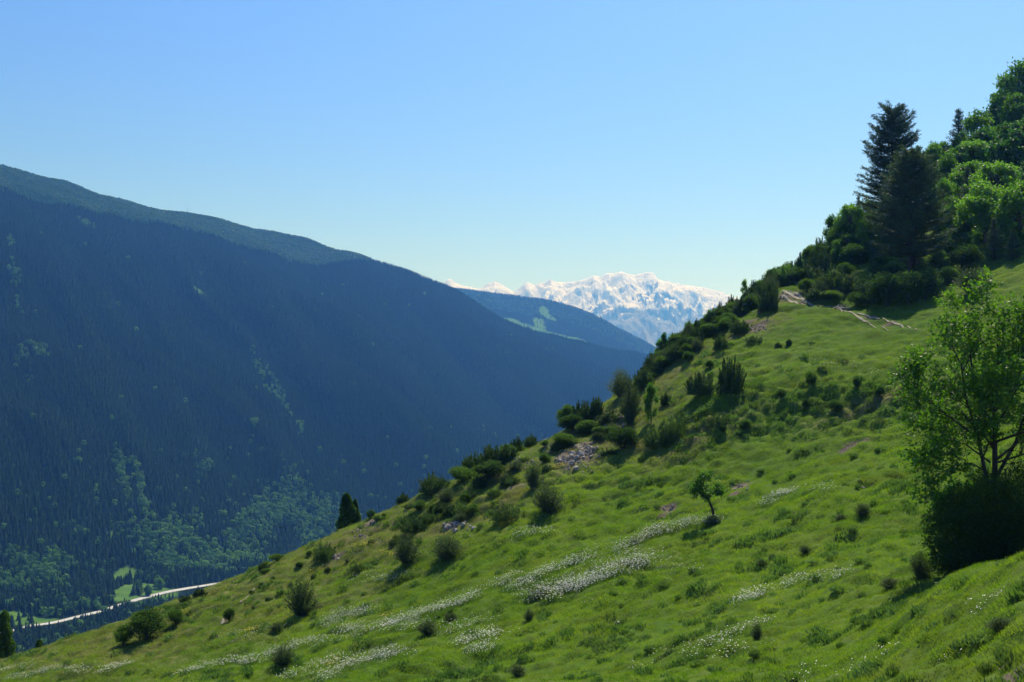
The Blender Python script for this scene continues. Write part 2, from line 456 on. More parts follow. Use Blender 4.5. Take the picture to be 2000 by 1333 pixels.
# ------------------------------------------------------------------ the valley road
def ribbon(name, pts, widths, mat, hfun, lift, step=4.0, cross=4, kind='structure', wig=0.0):
    pts = np.asarray(pts)[:, :2]
    # Catmull-Rom through the points
    out = []
    for i in range(len(pts) - 1):
        p0, p1, p2, p3 = pts[max(i - 1, 0)], pts[i], pts[i + 1], pts[min(i + 2, len(pts) - 1)]
        n = max(2, int(np.linalg.norm(p2 - p1) / step))
        for k in range(n):
            t = k / n
            out.append(0.5 * (2 * p1 + (p2 - p0) * t + (2 * p0 - 5 * p1 + 4 * p2 - p3) * t * t + (3 * p1 - p0 - 3 * p2 + p3) * t ** 3))
    out.append(pts[-1]); out = np.array(out)
    tg = np.gradient(out, axis=0); tg /= np.linalg.norm(tg, axis=1)[:, None] + 1e-9
    nr = np.stack([-tg[:, 1], tg[:, 0]], -1)
    w = np.interp(np.linspace(0, 1, len(out)), np.linspace(0, 1, len(widths)), widths)
    if wig: w = w * (1 + wig * fbm(out[:, 0] * 1.7, out[:, 1] * 1.7, 2))
    s = np.linspace(-0.5, 0.5, cross)
    P2 = out[:, None, :] + nr[:, None, :] * (w[:, None] * s[None, :])[:, :, None]
    z = hfun(P2[..., 0], P2[..., 1]) + lift
    V = np.concatenate([P2, z[..., None]], -1).reshape(-1, 3)
    a = np.arange(len(out) * cross).reshape(len(out), cross)
    f = np.stack([a[:-1, :-1], a[1:, :-1], a[1:, 1:], a[:-1, 1:]], -1).reshape(-1, 4)
    return tag(obj(name, mesh_np(name, V, f, mat, smooth=True)), kind=kind)
MAT['asphalt_pale'] = plain_mat("pale_worn_asphalt", (0.36, 0.36, 0.35), (0.50, 0.50, 0.48), 0.3, 0.8, 0.05)  # pale grey worn surface, the same tone along the whole road
MAT['verge'] = plain_mat("gravel_verge", (0.10, 0.13, 0.05), (0.20, 0.20, 0.12), 0.5, 0.9, 0.1)
ribbon("road_shoulder", road_pts, [7.0], MAT['verge'], far.h, 0.5)
ribbon("road", road_pts, [4.8], MAT['asphalt_pale'], far.h, 0.62)

# ------------------------------------------------------------------ snow mountains
SK = [(500, 640), (780, 566), (850, 556), (880, 547), (895, 555), (915, 560), (938, 565), (952, 555), (966, 549), (976, 553), (990, 562), (1004, 570), (1018, 560), (1032, 551), (1044, 557), (1056, 553), (1068, 549),
      (1075, 545), (1084, 550), (1100, 551), (1125, 549), (1148, 543), (1160, 537), (1172, 540), (1186, 533), (1200, 533), (1213, 530), (1226, 534), (1240, 537), (1250, 534),
      (1264, 531), (1278, 535), (1284, 544), (1300, 550), (1330, 556), (1345, 557), (1378, 562), (1402, 568), (1430, 580), (1500, 600), (1700, 640), (1900, 620), (2300, 680)]
skx = np.array([p[0] for p in SK], float); sky_ = np.array([p[1] for p in SK], float)
YS0, YS1 = 7900.0, 11600.0
nu, ny = 900, 200
U, T = np.meshgrid((np.linspace(560, 1760, nu) - 1000) / F, np.linspace(-0.12, 1.12, ny), indexing='ij')
Yg = YS0 + (YS1 - YS0) * T; Xg = U * Yg
zc = (HZ - np.interp(Xg / YS1 * F + 1000, skx, sky_)) / F * YS1
zb = -60 + 0 * Xg
def ridged(x, y, o=4):
    s, a, t = 0, 1.0, 0
    for i in range(o):
        n_ = 1 - np.abs(perlin(x * 2 ** i + 5 * i, y * 2 ** i + 11 * i)) * 1.6; s = s + a * n_; t += a; a *= 0.58
    return s / t
prof = np.where(T <= 1, np.clip(T, -0.12, 1), 2 - T * 1.0)
prof = np.where(T <= 1, 0.25 * np.clip(T, -.2, 1) + 0.75 * np.clip(T, 0, 1) ** 1.35, 1 - (T - 1) * 2.2)
# a darker rocky buttress stands in front, low on the right
def butt(cx, top_py, wpx, T0):
    cxw = (cx - 1000) / F * YS1; ztop = (HZ - top_py) / F * (YS0 + (YS1 - YS0) * T0)
    dx = np.abs(Xg - cxw) / (wpx / F * YS1)
    return (ztop - zb) * np.clip(1 - dx, 0, 1) ** 1.1 * np.clip(1 - np.abs(T - T0) / 0.42, 0, 1)
rel = ridged(Xg / 420 + 0.35 * fbm(Xg / 300, Yg / 300, 2), Yg / 900, 6)
zz = zb + (zc - zb) * prof + (rel - 0.72) * 300 * sstep(0, 0.25, T) * (1 - sstep(0.86, 1.0, T)) + (rel - .7) * 95 * sstep(.86, 1, T) * (T < 1.001)
bt = np.maximum(butt(1308, 598, 150, 0.35), butt(1200, 640, 80, 0.3))
zz = np.maximum(zz, zb + bt + (rel - 0.75) * 90 * (bt > 20))
V = np.stack([Xg, Yg, zz], -1).reshape(-1, 3)
a = np.arange(nu * ny).reshape(nu, ny)
f = np.stack([a[:-1, :-1], a[1:, :-1], a[1:, 1:], a[:-1, 1:]], -1).reshape(-1, 4)
m, nt, N, L = new_mat("snow_and_rock")
g = N("ShaderNodeNewGeometry"); sx = N("ShaderNodeSeparateXYZ"); L(g.outputs['Normal'], sx.inputs[0])
n1 = noise(N, L, 0.0026, 7, 0.62, dist=0.6); n2 = noise(N, L, 0.02, 4, 0.6, stretch=(1, 0.4, 1))
f1 = math_(N, L, 'ADD', math_(N, L, 'MULTIPLY', sx.outputs[2], 1.1), math_(N, L, 'MULTIPLY', n1, 3.0))
f1 = math_(N, L, 'ADD', f1, math_(N, L, 'MULTIPLY', n2, 0.45))
f1 = math_(N, L, 'ADD', f1, math_(N, L, 'MULTIPLY', attr_n(N, 'rocky'), -1.2))
f1 = math_(N, L, 'ADD', f1, math_(N, L, 'MULTIPLY', attr_n(N, 'alt'), 1.5)); f1 = math_(N, L, 'SUBTRACT', f1, 3.42)
fac = math_(N, L, 'MULTIPLY', f1, 14.0, clamp=True)
rock = ramp(N, L, n2, [(0.3, (0.13, 0.14, 0.15)), (0.7, (0.24, 0.24, 0.24))])
col = mixc(N, L, fac, rock, (0.74, 0.74, 0.75))
bpn = N("ShaderNodeBump"); bpn.inputs['Strength'].default_value = 0.5; bpn.inputs['Distance'].default_value = 60.0; L(noise(N, L, 0.012, 6, 0.7), bpn.inputs['Height'])
d = N("ShaderNodeBsdfPrincipled"); L(col, d.inputs['Base Color']); d.inputs['Roughness'].default_value = 0.8; d.inputs['Specular IOR Level'].default_value = 0.1; L(bpn.outputs[0], d.inputs['Normal'])
o_ = N("ShaderNodeOutputMaterial"); L(d.outputs[0], o_.inputs['Surface'])
sm = mesh_np("mountains", V, f, m, smooth=True)
attr(sm, 'alt', np.clip((zz - zb) / (zc - zb), 0, 1.1))
attr(sm, 'rocky', np.clip(bt / 150, 0, 1).ravel() * 1.0 + sstep(0.35, 0.0, T).ravel() * 0.5)
tag(obj("mountains", sm), kind='structure')
# far plain sheet of ground that reaches the horizon
m_ = mesh_np("terrain", np.array([(-16000, 500, -262), (16000, 500, -262), (16000, 13200, -262), (-16000, 13200, -262)], float), np.array([(0, 1, 2, 3)]), MAT['forest_floor'])
tag(obj("terrain", m_), kind='structure')

# ------------------------------------------------------------------ haze
hb = mesh_np("haze", np.array([(x, y, z) for x in (-16500, 16500) for y in (-300, 13500) for z in (-266, 1420)], float),
             np.array([(0, 1, 3, 2), (4, 6, 7, 5), (0, 4, 5, 1), (2, 3, 7, 6), (0, 2, 6, 4), (1, 5, 7, 3)]))
m, nt, N, L = new_mat("haze_air")
pv = N("ShaderNodeVolumePrincipled")
pv.inputs['Color'].default_value = (0.095, 0.33, 1.0, 1)
pv.inputs['Density'].default_value = 1.7e-4
pv.inputs['Anisotropy'].default_value = 0.55; pv.inputs['Absorption Color'].default_value = (1, 1, 1, 1)
o_ = N("ShaderNodeOutputMaterial"); L(pv.outputs[0], o_.inputs['Volume'])
hb.materials.append(m)
tag(obj("haze", hb), kind='stuff')
# ================================================================== THE NEAR HILLSIDE
NEAR = [
 (-900, [(1500, 60), (1560, 84), (1600, 96)]),
 (-400, [(1450, 74), (1452, 84), (1440, 92)]),
 (0,    [(1480, 58), (1333, 84), (1298, 91)]),
 (300,  [(1400, 60), (1333, 76), (1260, 85), (1198, 91)]),
 (600,  [(1333, 68), (1240, 77), (1150, 87), (1071, 95)]),
 (900,  [(1333, 60), (1220, 70), (1100, 81), (1000, 91), (930, 99)]),
 (1060, [(1333, 56), (1220, 66), (1100, 77), (960, 89), (880, 97), (858, 102)]),
 (1200, [(1333, 52), (1220, 62), (1080, 76), (950, 88), (850, 98), (772, 107)]),
 (1300, [(1333, 49), (1220, 60), (1080, 73), (930, 87), (800, 98), (720, 105), (690, 111)]),
 (1400, [(1333, 46), (1200, 58), (1050, 73), (900, 86), (840, 90), (770, 94), (680, 104), (618, 114)]),
 (1500, [(1333, 43), (1200, 56), (1050, 71), (900, 85), (840, 89.5), (760, 93), (660, 103), (600, 111), (555, 120)]),
 (1600, [(1333, 40), (1200, 52), (1050, 67), (900, 81), (838, 88), (752, 91.5), (650, 101), (605, 109), (560, 118), (500, 128)]),
 (1700, [(1333, 36), (1200, 46), (1100, 58), (950, 74), (832, 86), (748, 89.5), (680, 97), (610, 107), (540, 118), (450, 136), (425, 145)]),
 (1850, [(1333, 30), (1200, 36), (1138, 40), (1142, 46), (1120, 54), (960, 70), (815, 83), (750, 86.5), (650, 97), (540, 114), (430, 134), (340, 158)]),
 (2000, [(1333, 26), (1200, 31), (1098, 36), (1112, 45), (1100, 55), (860, 72), (740, 79), (650, 91), (500, 112), (400, 130), (250, 165)]),
 (2400, [(1333, 20), (1180, 25), (1060, 31), (1040, 45), (960, 58), (700, 78), (500, 95), (300, 125), (110, 160)]),
]
cols = []
for px, pts in NEAR:
    u = (px - 1000) / F
    zc, yc = (HZ - pts[-1][0]) / F * pts[-1][1], pts[-1][1]
    head = [(zpy(-1.7 + 0.9 * u * 2 * .4, 2.0), 2.0), (zpy(-1.7 + (((HZ - pts[0][0]) / F * pts[0][1]) + 1.7) * 0.50, pts[0][1] * 0.4), pts[0][1] * 0.4)]
    tail = [(zpy(zc - 1.0, yc + 6), yc + 6), (zpy(zc - 8, yc + 24), yc + 24), (zpy(zc - 42, yc + 85), yc + 85), (zpy(-258, yc + 85 + (258 + zc - 42) / 0.62), yc + 85 + (258 + zc - 42) / 0.62)]
    cols.append((px, head + pts + tail))
def rough(x, y, u=None):
    w = np.clip(y / 12, 0, 1)
    g = fbm(x / 14 + 3, y / 11, 3) * 0.55 + fbm(x / 4.2, y / 2.6 + 9, 3) * 0.40 + fbm(x / 1.3, y / 1.0, 3) * 0.22
    b = fbm(x / 9 + 40, y / 7, 2)
    g = g + (0.25 + np.clip(b * 1.6, 0, 1)) * np.maximum(fbm(x / 0.7, y / 0.55, 2), -0.1) * 0.24                     # tussocky areas
    px = x / np.maximum(y, 1) * F + 1000
    mid = np.exp(-((y - np.interp(px, [900, 1200, 1400], [88, 88, 86])) / 9) ** 2) * sstep(800, 1000, px) * sstep(1500, 1350, px)
    g = g + mid * fbm(x / 1.1, y / 0.8, 3) * 0.38
    bank = np.exp(-((y - np.interp(px, [1300, 1500, 1850], [93, 91, 85])) / 3.5) ** 2) * sstep(1240, 1340, px)
    g = g + bank * (fbm(x / 1.5, y / 0.9, 3) * 0.75 + fbm(x / 0.6, y / 0.5, 2) * 0.15)
    ter = (x * 0.16 + y * 0.20) + fbm(x / 9, y / 6 + 2, 3) * 1.6
    tm = np.clip(0.35 + fbm(x / 16 + 11, y / 12, 2) * 1.4, 0, 1)
    g = g + tm * 0.26 * (np.abs((ter / 0.62) % 1.0 - 0.5) * 2) ** 1.5
    return g * w
NY = np.concatenate([np.linspace(1.0, 24, 40, endpoint=False), np.linspace(24, 128, 470, endpoint=False), np.linspace(128, 200, 100, endpoint=False), np.linspace(200, 700, 45)])
near = Ground(cols, (-0.62, 0.56), 760, NY, 9.0, 6.0)
us_, ys_ = np.meshgrid(near.us, near.ys, indexing='ij')
near.G = near.G + rough(us_ * ys_, ys_)

DRYB = [(1475, 635, 3.2, 2.6, 0), (1440, 652, 2.2, 1.6, 0), (980, 985, 3.5, 2.2, 10), (900, 1000, 3.2, 2.0, 10), (1010, 960, 2.5, 2, 0), (700, 1045, 3.5, 2.5, 0), (760, 1030, 2.5, 2, 0), (1130, 900, 3, 3, 0), (1060, 870, 3, 2, 0),
        (1280, 860, 3, 1.5, 0), (640, 1110, 2.5, 1.5, 0), (1545, 585, 2.0, 2.0, 0), (1330, 880, 3, 1.6, 0), (870, 1040, 3, 2, 0), (1700, 790, 5, 1.2, 0), (1400, 820, 3, 1.5, 0), (1180, 870, 3, 2, 0)]
SOIL = [(1447, 950, 0.75, 0.9, 40), (1435, 962, 0.6, 0.5, 30), (1308, 995, 0.65, 0.7, 40), (1297, 1003, 0.5, 0.35, 0), (1665, 872, 1.3, 0.5, 0), (1125, 890, 2.0, 2.0, 0), (1105, 905, 1.2, 1.2, 0), (1145, 872, 1.3, 0.9, 0), (1200, 826, 0.9, 0.8, 0),
        (730, 1018, 1.0, .8, 0), (890, 1025, 1.0, 0.8, 0), (1000, 868, .8, .6, 0), (660, 1085, .6, .5, 0), (1545, 576, 1.3, 1.0, 0), (1575, 590, 0.8, 0.5, 0), (1643, 601, 1.2, 0.6, 0), (1700, 621, 0.9, 0.35, 0), (1735, 632, 0.9, 0.3, 0), (1480, 640, 1.3, 0.8, 30), (1465, 628, 1.2, 0.8, 30), (1490, 605, .8, .5, 30),
        (1965, 1295, 0.25, 0.2, 0), (1975, 1328, 0.8, 0.3, 0), (440, 1210, .4, .5, 20), (1010, 950, .9, .5, 0), (1225, 845, .7, .5, 0)]
m, nt, N, L = new_mat("meadow_ground")
n1 = noise(N, L, 0.09, 4, 0.55); n2 = noise(N, L, 1.1, 6, 0.65); n3 = noise(N, L, 9, 4, 0.7)
gcol = ramp(N, L, n1, [(0.3, (0.055, 0.115, 0.012)), (0.5, (0.085, 0.150, 0.014)), (0.7, (0.115, 0.175, 0.022))])
gcol = mixc(N, L, math_(N, L, 'MULTIPLY', n2, 0.55), gcol, (0.045, 0.085, 0.014))
dcol = ramp(N, L, n2, [(0.3, (0.08, 0.095, 0.026)), (0.65, (0.17, 0.15, 0.065))])
scol = ramp(N, L, n3, [(0.3, (0.075, 0.060, 0.038)), (0.7, (0.21, 0.175, 0.115))])
fd = math_(N, L, 'ADD', attr_n(N, 'dry'), math_(N, L, 'MULTIPLY', math_(N, L, 'SUBTRACT', n2, 0.5), 1.2)); fd = math_(N, L, 'MULTIPLY', fd, 0.9, clamp=True)
fs = math_(N, L, 'ADD', attr_n(N, 'soil'), math_(N, L, 'MULTIPLY', math_(N, L, 'SUBTRACT', n2, 0.5), 0.9)); fs = math_(N, L, 'MULTIPLY', math_(N, L, 'SUBTRACT', fs, 0.35), 5.0, clamp=True)
col = mixc(N, L, fd, gcol, dcol); col = mixc(N, L, fs, col, scol)
d = N("ShaderNodeBsdfPrincipled"); L(col, d.inputs['Base Color']); d.inputs['Roughness'].default_value = 0.95; d.inputs['Specular IOR Level'].default_value = 0.05
b = N("ShaderNodeBump"); b.inputs['Strength'].default_value = 0.7; b.inputs['Distance'].default_value = 0.12
L(math_(N, L, 'ADD', n2, math_(N, L, 'MULTIPLY', n3, 0.3)), b.inputs['Height']); L(b.outputs[0], d.inputs['Normal'])
o_ = N("ShaderNodeOutputMaterial"); L(d.outputs[0], o_.inputs['Surface'])
MAT['meadow'] = m
nm_, nv = near.mesh("ground", m)
def dry_f(x, y):
    px = x / y * F + 1000
    yc = np.interp(px, [0, 300, 600, 900, 1200, 1400, 1500], [91, 91, 95, 99, 107, 114, 120])
    band = sstep(24, 6, yc - y) * sstep(1530, 1330, px) * 0.62
    return np.clip(np.maximum(pixblob(DRYB, near, x, y, 20), band) + 0.35 * fbm(x / 6, y / 4, 3), 0, 1)
def soil_f(x, y):
    return pixblob(SOIL, near, x, y, 20)
attr(nm_, 'dry', dry_f(nv[:, 0], nv[:, 1])); attr(nm_, 'soil', soil_f(nv[:, 0], nv[:, 1]))
ground = tag(obj("ground", nm_), kind='structure')

# the slope goes on beside and behind the photographer
bx, by = np.meshgrid(np.linspace(-70, 70, 90), np.linspace(-60, 28, 60), indexing='ij')
byy = np.maximum(by, 16.0); bxc = np.clip(bx, -0.55 * byy, 0.5 * byy); bz = near.h(bxc, byy) + 0.25 * (bx - bxc)
tb_ = np.clip(by / 16, 0, 1); bz = bz * tb_ + (-1.75 + 0.25 * bx - 0.1 * np.minimum(by, 0)) * (1 - tb_) + 0.3 * fbm(bx / 5, by / 5, 3)
bz -= 0.3 + 1.0 * sstep(0.70, 0.55, np.abs(bx) / np.maximum(by, 0.1)) * (by > 1)
ai = np.arange(90 * 60).reshape(90, 60)
bm_ = mesh_np("ground", np.stack([bx, by, bz], -1).reshape(-1, 3), np.stack([ai[:-1, :-1], ai[1:, :-1], ai[1:, 1:], ai[:-1, 1:]], -1).reshape(-1, 4), MAT['meadow'], smooth=True)
tag(obj("ground", bm_), kind='structure')

# wheel tracks across the upper meadow
MAT['track'] = plain_mat("dusty_track", (0.19, 0.17, 0.11), (0.36, 0.33, 0.23), 6, 0.9, 0.5, 0.03)
def px_path(lst): return np.array([near.hit(px, py, 20) for px, py in lst])
for i, (lst, w) in enumerate([([(1529, 568), (1541, 574), (1556, 582), (1572, 590), (1590, 598)], [0.4, 0.34, 0.18]), ([(1527, 579), (1540, 587), (1556, 593), (1571, 596)], [0.36, 0.3, 0.16]),
                              ([(1664, 611), (1672, 617), (1681, 623), (1697, 631)], [0.2, 0.3, 0.12]), ([(1675, 612), (1692, 617), (1710, 622), (1735, 629), (1760, 636), (1790, 645)], [0.2, 0.24, 0.2, 0.14, 0.1]), ([(1590, 598), (1612, 600), (1636, 600), (1664, 611)], [0.10, 0.08, 0.3, 0.16]), ([(1697, 631), (1722, 639), (1742, 646)], [0.1, 0.12, 0.08]), ([(1535, 569), (1560, 577), (1580, 586)], [0.25, 0.2, 0.1]),
                              ([(1118, 868), (1150, 873), (1165, 878)], [0.3, 0.2]), ([(432, 1222), (440, 1208), (446, 1198)], [0.25, 0.2]), ([(470, 1178), (485, 1165), (498, 1150)], [0.16, 0.12])]):
    ribbon("track", px_path(lst), w, MAT['track'], near.h, 0.05, step=0.25, cross=5, wig=0.7)

# ------------------------------------------------------------------ grass and flowers (nobody could count them)
def blades(seed, n, rad, h0, h1, wid, lean=0.5, leaf=False):
    r = np.random.default_rng(seed)
    a = r.uniform(0, 6.283, n); q = rad * np.sqrt(r.random(n)); x, y = q * np.cos(a), q * np.sin(a)
    h = r.uniform(h0, h1, n) * (1 - 0.35 * (q / rad)); t = r.uniform(0, 6.283, n); l = r.uniform(0.1, lean, n) * h
    tx, ty = x + np.cos(t) * l, y + np.sin(t) * l; b = r.uniform(0, 6.283, n)
    wx, wy = np.cos(b) * wid / 2, np.sin(b) * wid / 2
    if leaf:
        mx, my, mz = (x + tx) / 2, (y + ty) / 2, h * 0.6
        V = np.stack([np.stack([x, y, 0 * h], -1), np.stack([mx + wx, my + wy, mz], -1), np.stack([tx, ty, h], -1), np.stack([mx - wx, my - wy, mz], -1)], 1).reshape(-1, 3)
        k = np.arange(n)[:, None] * 4; return V, np.concatenate([np.concatenate([k, k + 1, k + 2], 1), np.concatenate([k, k + 2, k + 3], 1)])
    V = np.stack([np.stack([x - wx, y - wy, 0 * h - 0.03], -1), np.stack([x + wx, y + wy, 0 * h - 0.03], -1), np.stack([tx, ty, h], -1)], 1).reshape(-1, 3)
    return V, np.arange(n * 3).reshape(-1, 3)

def grass_mat(name, stops, trans=0.45, s1=0.11, s2=1.5, tint=(1.15, 1.35, 0.5)):
    m, nt, N, L = new_mat(name)
    n1 = noise(N, L, s1, 4, 0.6); n2 = noise(N, L, s2, 3, 0.6)
    f = math_(N, L, 'ADD', math_(N, L, 'MULTIPLY', n1, 1.0), math_(N, L, 'MULTIPLY', n2, 0.75))
    f = math_(N, L, 'ADD', f, math_(N, L, 'MULTIPLY', N("ShaderNodeObjectInfo").outputs['Random'], 0.30))
    f = math_(N, L, 'ADD', f, math_(N, L, 'MULTIPLY', N("ShaderNodeNewGeometry").outputs['Random Per Island'], 0.16))
    f = math_(N, L, 'SUBTRACT', f, 0.62, clamp=True)
    col = ramp(N, L, f, stops)
    pn = noise(N, L, 0.16, 5, 0.65, dist=0.4, stretch=(1, 1.5, 1)); pf = math_(N, L, 'MULTIPLY', math_(N, L, 'SUBTRACT', pn, 0.50), 4.5, clamp=True)
    col = mixc(N, L, math_(N, L, 'MULTIPLY', pf, 0.7), col, (0.125, 0.115, 0.030))
    d = N("ShaderNodeBsdfPrincipled"); L(col, d.inputs['Base Color']); d.inputs['Roughness'].default_value = 0.55; d.inputs['Specular IOR Level'].default_value = 0.25
    t = N("ShaderNodeBsdfTranslucent"); L(mixc(N, L, 1.0, col, tint, 'MULTIPLY'), t.inputs['Color'])
    mx = N("ShaderNodeMixShader"); mx.inputs[0].default_value = trans
    L(d.outputs[0], mx.inputs[1]); L(t.outputs[0], mx.inputs[2])
    o = N("ShaderNodeOutputMaterial"); L(mx.outputs[0], o.inputs['Surface']); return m
MAT['grass'] = grass_mat("meadow_grass_blades", [(0.1, (0.080, 0.160, 0.010)), (0.38, (0.160, 0.265, 0.014)), (0.62, (0.245, 0.325, 0.026)), (0.95, (0.33, 0.35, 0.07))])
MAT['drygrass'] = grass_mat("dry_grass_blades", [(0.2, (0.13, 0.17, 0.03)), (0.5, (0.21, 0.23, 0.055)), (0.9, (0.32, 0.29, 0.12))])
MAT['herb'] = grass_mat("herb_leaves", [(0.2, (0.075, 0.145, 0.026)), (0.5, (0.13, 0.22, 0.045)), (0.9, (0.20, 0.29, 0.10))], 0.3)
MAT['petal'] = plain_mat("white_petals", (0.74, 0.72, 0.60), (0.86, 0.84, 0.72), 3, 0.7, 0.0)
MAT['yellow'] = plain_mat("yellow_petals", (0.42, 0.34, 0.02), (0.55, 0.48, 0.04), 3, 0.7, 0.0)
gv = [mesh_np("grass_piece", *blades(i, 70, 0.36, 0.05, 0.15, 0.022, 0.9), MAT['grass']) for i in range(4)]
gv += [mesh_np("dry_grass_piece", *blades(20 + i, 52, 0.34, 0.08, 0.24, 0.018, 0.9), MAT['drygrass']) for i in range(2)]
gv += [mesh_np("herb_piece", *blades(30 + i, 64, 0.28, 0.06, 0.24, 0.05, 0.8, True), MAT['herb']) for i in range(3)]

def normals_rot(x, y, yaw, k=0.85, g=near):
    e = 0.35
    nx = -(g.h(x + e, y) - g.h(x - e, y)) / (2 * e) * k; ny_ = -(g.h(x, y + e) - g.h(x, y - e)) / (2 * e) * k
    q = 1 / np.sqrt(nx * nx + ny_ * ny_ + 1); nx, ny_, nz = nx * q, ny_ * q, q
    c, s = np.cos(-yaw), np.sin(-yaw)
    ax, ay = nx * c - ny_ * s, nx * s + ny_ * c
    return np.stack([-np.arcsin(ay), np.arctan2(ax, nz), yaw], -1)
pts = []
for y0, y1, sp in ((10, 50, 0.30), (50, 90, 0.36), (90, 128, 0.44), (128, 165, 0.8)):
    for yy in np.arange(y0, y1, sp):
        lim = 0.46 if y0 > 11 else 0.5
        x0 = -lim * yy if yy < 128 else 0.2 * yy
        xs = np.arange(x0, lim * yy, sp); pts.append(np.stack([xs, np.full_like(xs, yy)], -1))
pts = np.concatenate(pts); pts += rng.uniform(-0.24, 0.24, pts.shape)
gx, gy = pts[:, 0], pts[:, 1]
pxg = gx / gy * F + 1000
ycr = np.interp(pxg, [-400, 0, 300, 600, 900, 1200, 1400, 1500, 1600, 1850], [92, 91, 91, 95, 99, 107, 114, 120, 128, 160])
keep = (gy < ycr + 5) & ((HZ - near.h(gx, gy) / gy * F) < 1390)
so = soil_f(gx, gy); keep &= so + 0.25 * fbm(gx * 1.1, gy * 1.1, 3) < 0.42
tracks = [px_path(l) for l in ([(1527, 574), (1560, 588), (1592, 599)], [(1660, 609), (1710, 622), (1790, 645)])]
for t_ in tracks: keep &= dist_poly(gx, gy, t_) > 0.5 + 0.3 * rng.random(len(gx))
gx, gy = gx[keep], gy[keep]; gz = near.h(gx, gy); n = len(gx)
dr = dry_f(gx, gy); tus = fbm(gx / 3.0 + 7, gy / 2.2, 3); big = fbm(gx / 11, gy / 8 + 5, 2)
pxg = gx / gy * F + 1000; pyg = HZ - gz / gy * F
r_ = rng.random(n)
herb = (tus + 0.6 * big > 0.24 + 0.6 * r_) | (r_ < 0.02)
# smooth grazed parts: the near hummock, the bench below the bank, the upper meadow
smooth = sstep(1150, 1230, pyg - (1333 - 0.27 * (pxg - 900))*0 - 0) * sstep(1100, 1500, pxg) * 0
graze = (np.exp(-((gy - 86) / 4.5) ** 2) * sstep(1350, 1500, pxg)) + sstep(95, 99, gy) * sstep(1400, 1500, pxg)
herb &= r_ > graze * 0.9
bankm = np.exp(-((gy - np.interp(pxg, [1300, 1500, 1850], [93, 91, 85])) / 3.0) ** 2) * sstep(1240, 1340, pxg)
herb |= r_ < bankm * 0.75  # denser dark herbs here also stand in for shade on the bank
dry = (dr > 0.32 + 0.6 * rng.random(n)) & ~herb
idx = np.where(herb, rng.integers(6, 9, n), np.where(dry, rng.integers(4, 6, n), rng.integers(0, 4, n)))
sc_ = rng.uniform(0.75, 1.25, n) * (1 + 0.35 * np.clip(tus, -0.6, 1)) * np.where(gy < 60, 0.9, 1.12)
hs_ = sc_ * rng.uniform(0.7, 1.35, n) * (1 - 0.45 * np.clip(graze, 0, 1)) * np.where(herb, 1.25, 1.0)
o = scatter("meadow_grass", np.stack([gx, gy, gz - 0.01], -1), normals_rot(gx, gy, rng.uniform(0, 6.28, n)), np.stack([sc_, sc_, hs_], -1), gv, idx)
tag(o, "green grass and small herbs covering the whole near hillside", "grass", kind='stuff')
NGRASS = n

def flower_piece(seed, n, rad, h0, h1, s0, s1, petal, stem):
    r = np.random.default_rng(seed); V, Fc, Mi = [], [], []
    for i in range(n):
        a, q = r.uniform(0, 6.28), rad * math.sqrt(r.random()); x, y, h = q * math.cos(a), q * math.sin(a), r.uniform(h0, h1)
        lx, ly = r.normal(size=2) * 0.04; s = r.uniform(s0, s1) / 2
        nrm = np.array([r.normal() * 0.5, 0.10 + r.normal() * 0.45, 1.0]); nrm /= np.linalg.norm(nrm)
        A = np.cross(nrm, (1, 0.1, 0)); A /= np.linalg.norm(A); B = np.cross(nrm, A); c = np.array([x + lx, y + ly, h])
        k = len(V)
        for j in range(6):
            t = j * math.pi / 3; V.append(tuple(c + A * s * math.cos(t) + B * s * math.sin(t)))
        Fc += [(k, k + 1, k + 2), (k, k + 2, k + 3), (k, k + 3, k + 4), (k, k + 4, k + 5)]; Mi += [0] * 4
        k = len(V); V += [(x - 0.006, y, -0.02), (x + 0.006, y, -0.02), tuple(c)]; Fc.append((k, k + 1, k + 2)); Mi.append(1)
    me = mesh_np("flower_piece", np.array(V), np.array(Fc), petal); me.materials.append(stem)
    me.polygons.foreach_set('material_index', Mi); return me
dv = [flower_piece(i, 16, 0.46, 0.14, 0.34, 0.028, 0.054, MAT['petal'], MAT['herb']) for i in range(3)]
yv = [flower_piece(9 + i, 22, 0.36, 0.08, 0.22, 0.04, 0.07, MAT['yellow'], MAT['herb']) for i in range(2)]
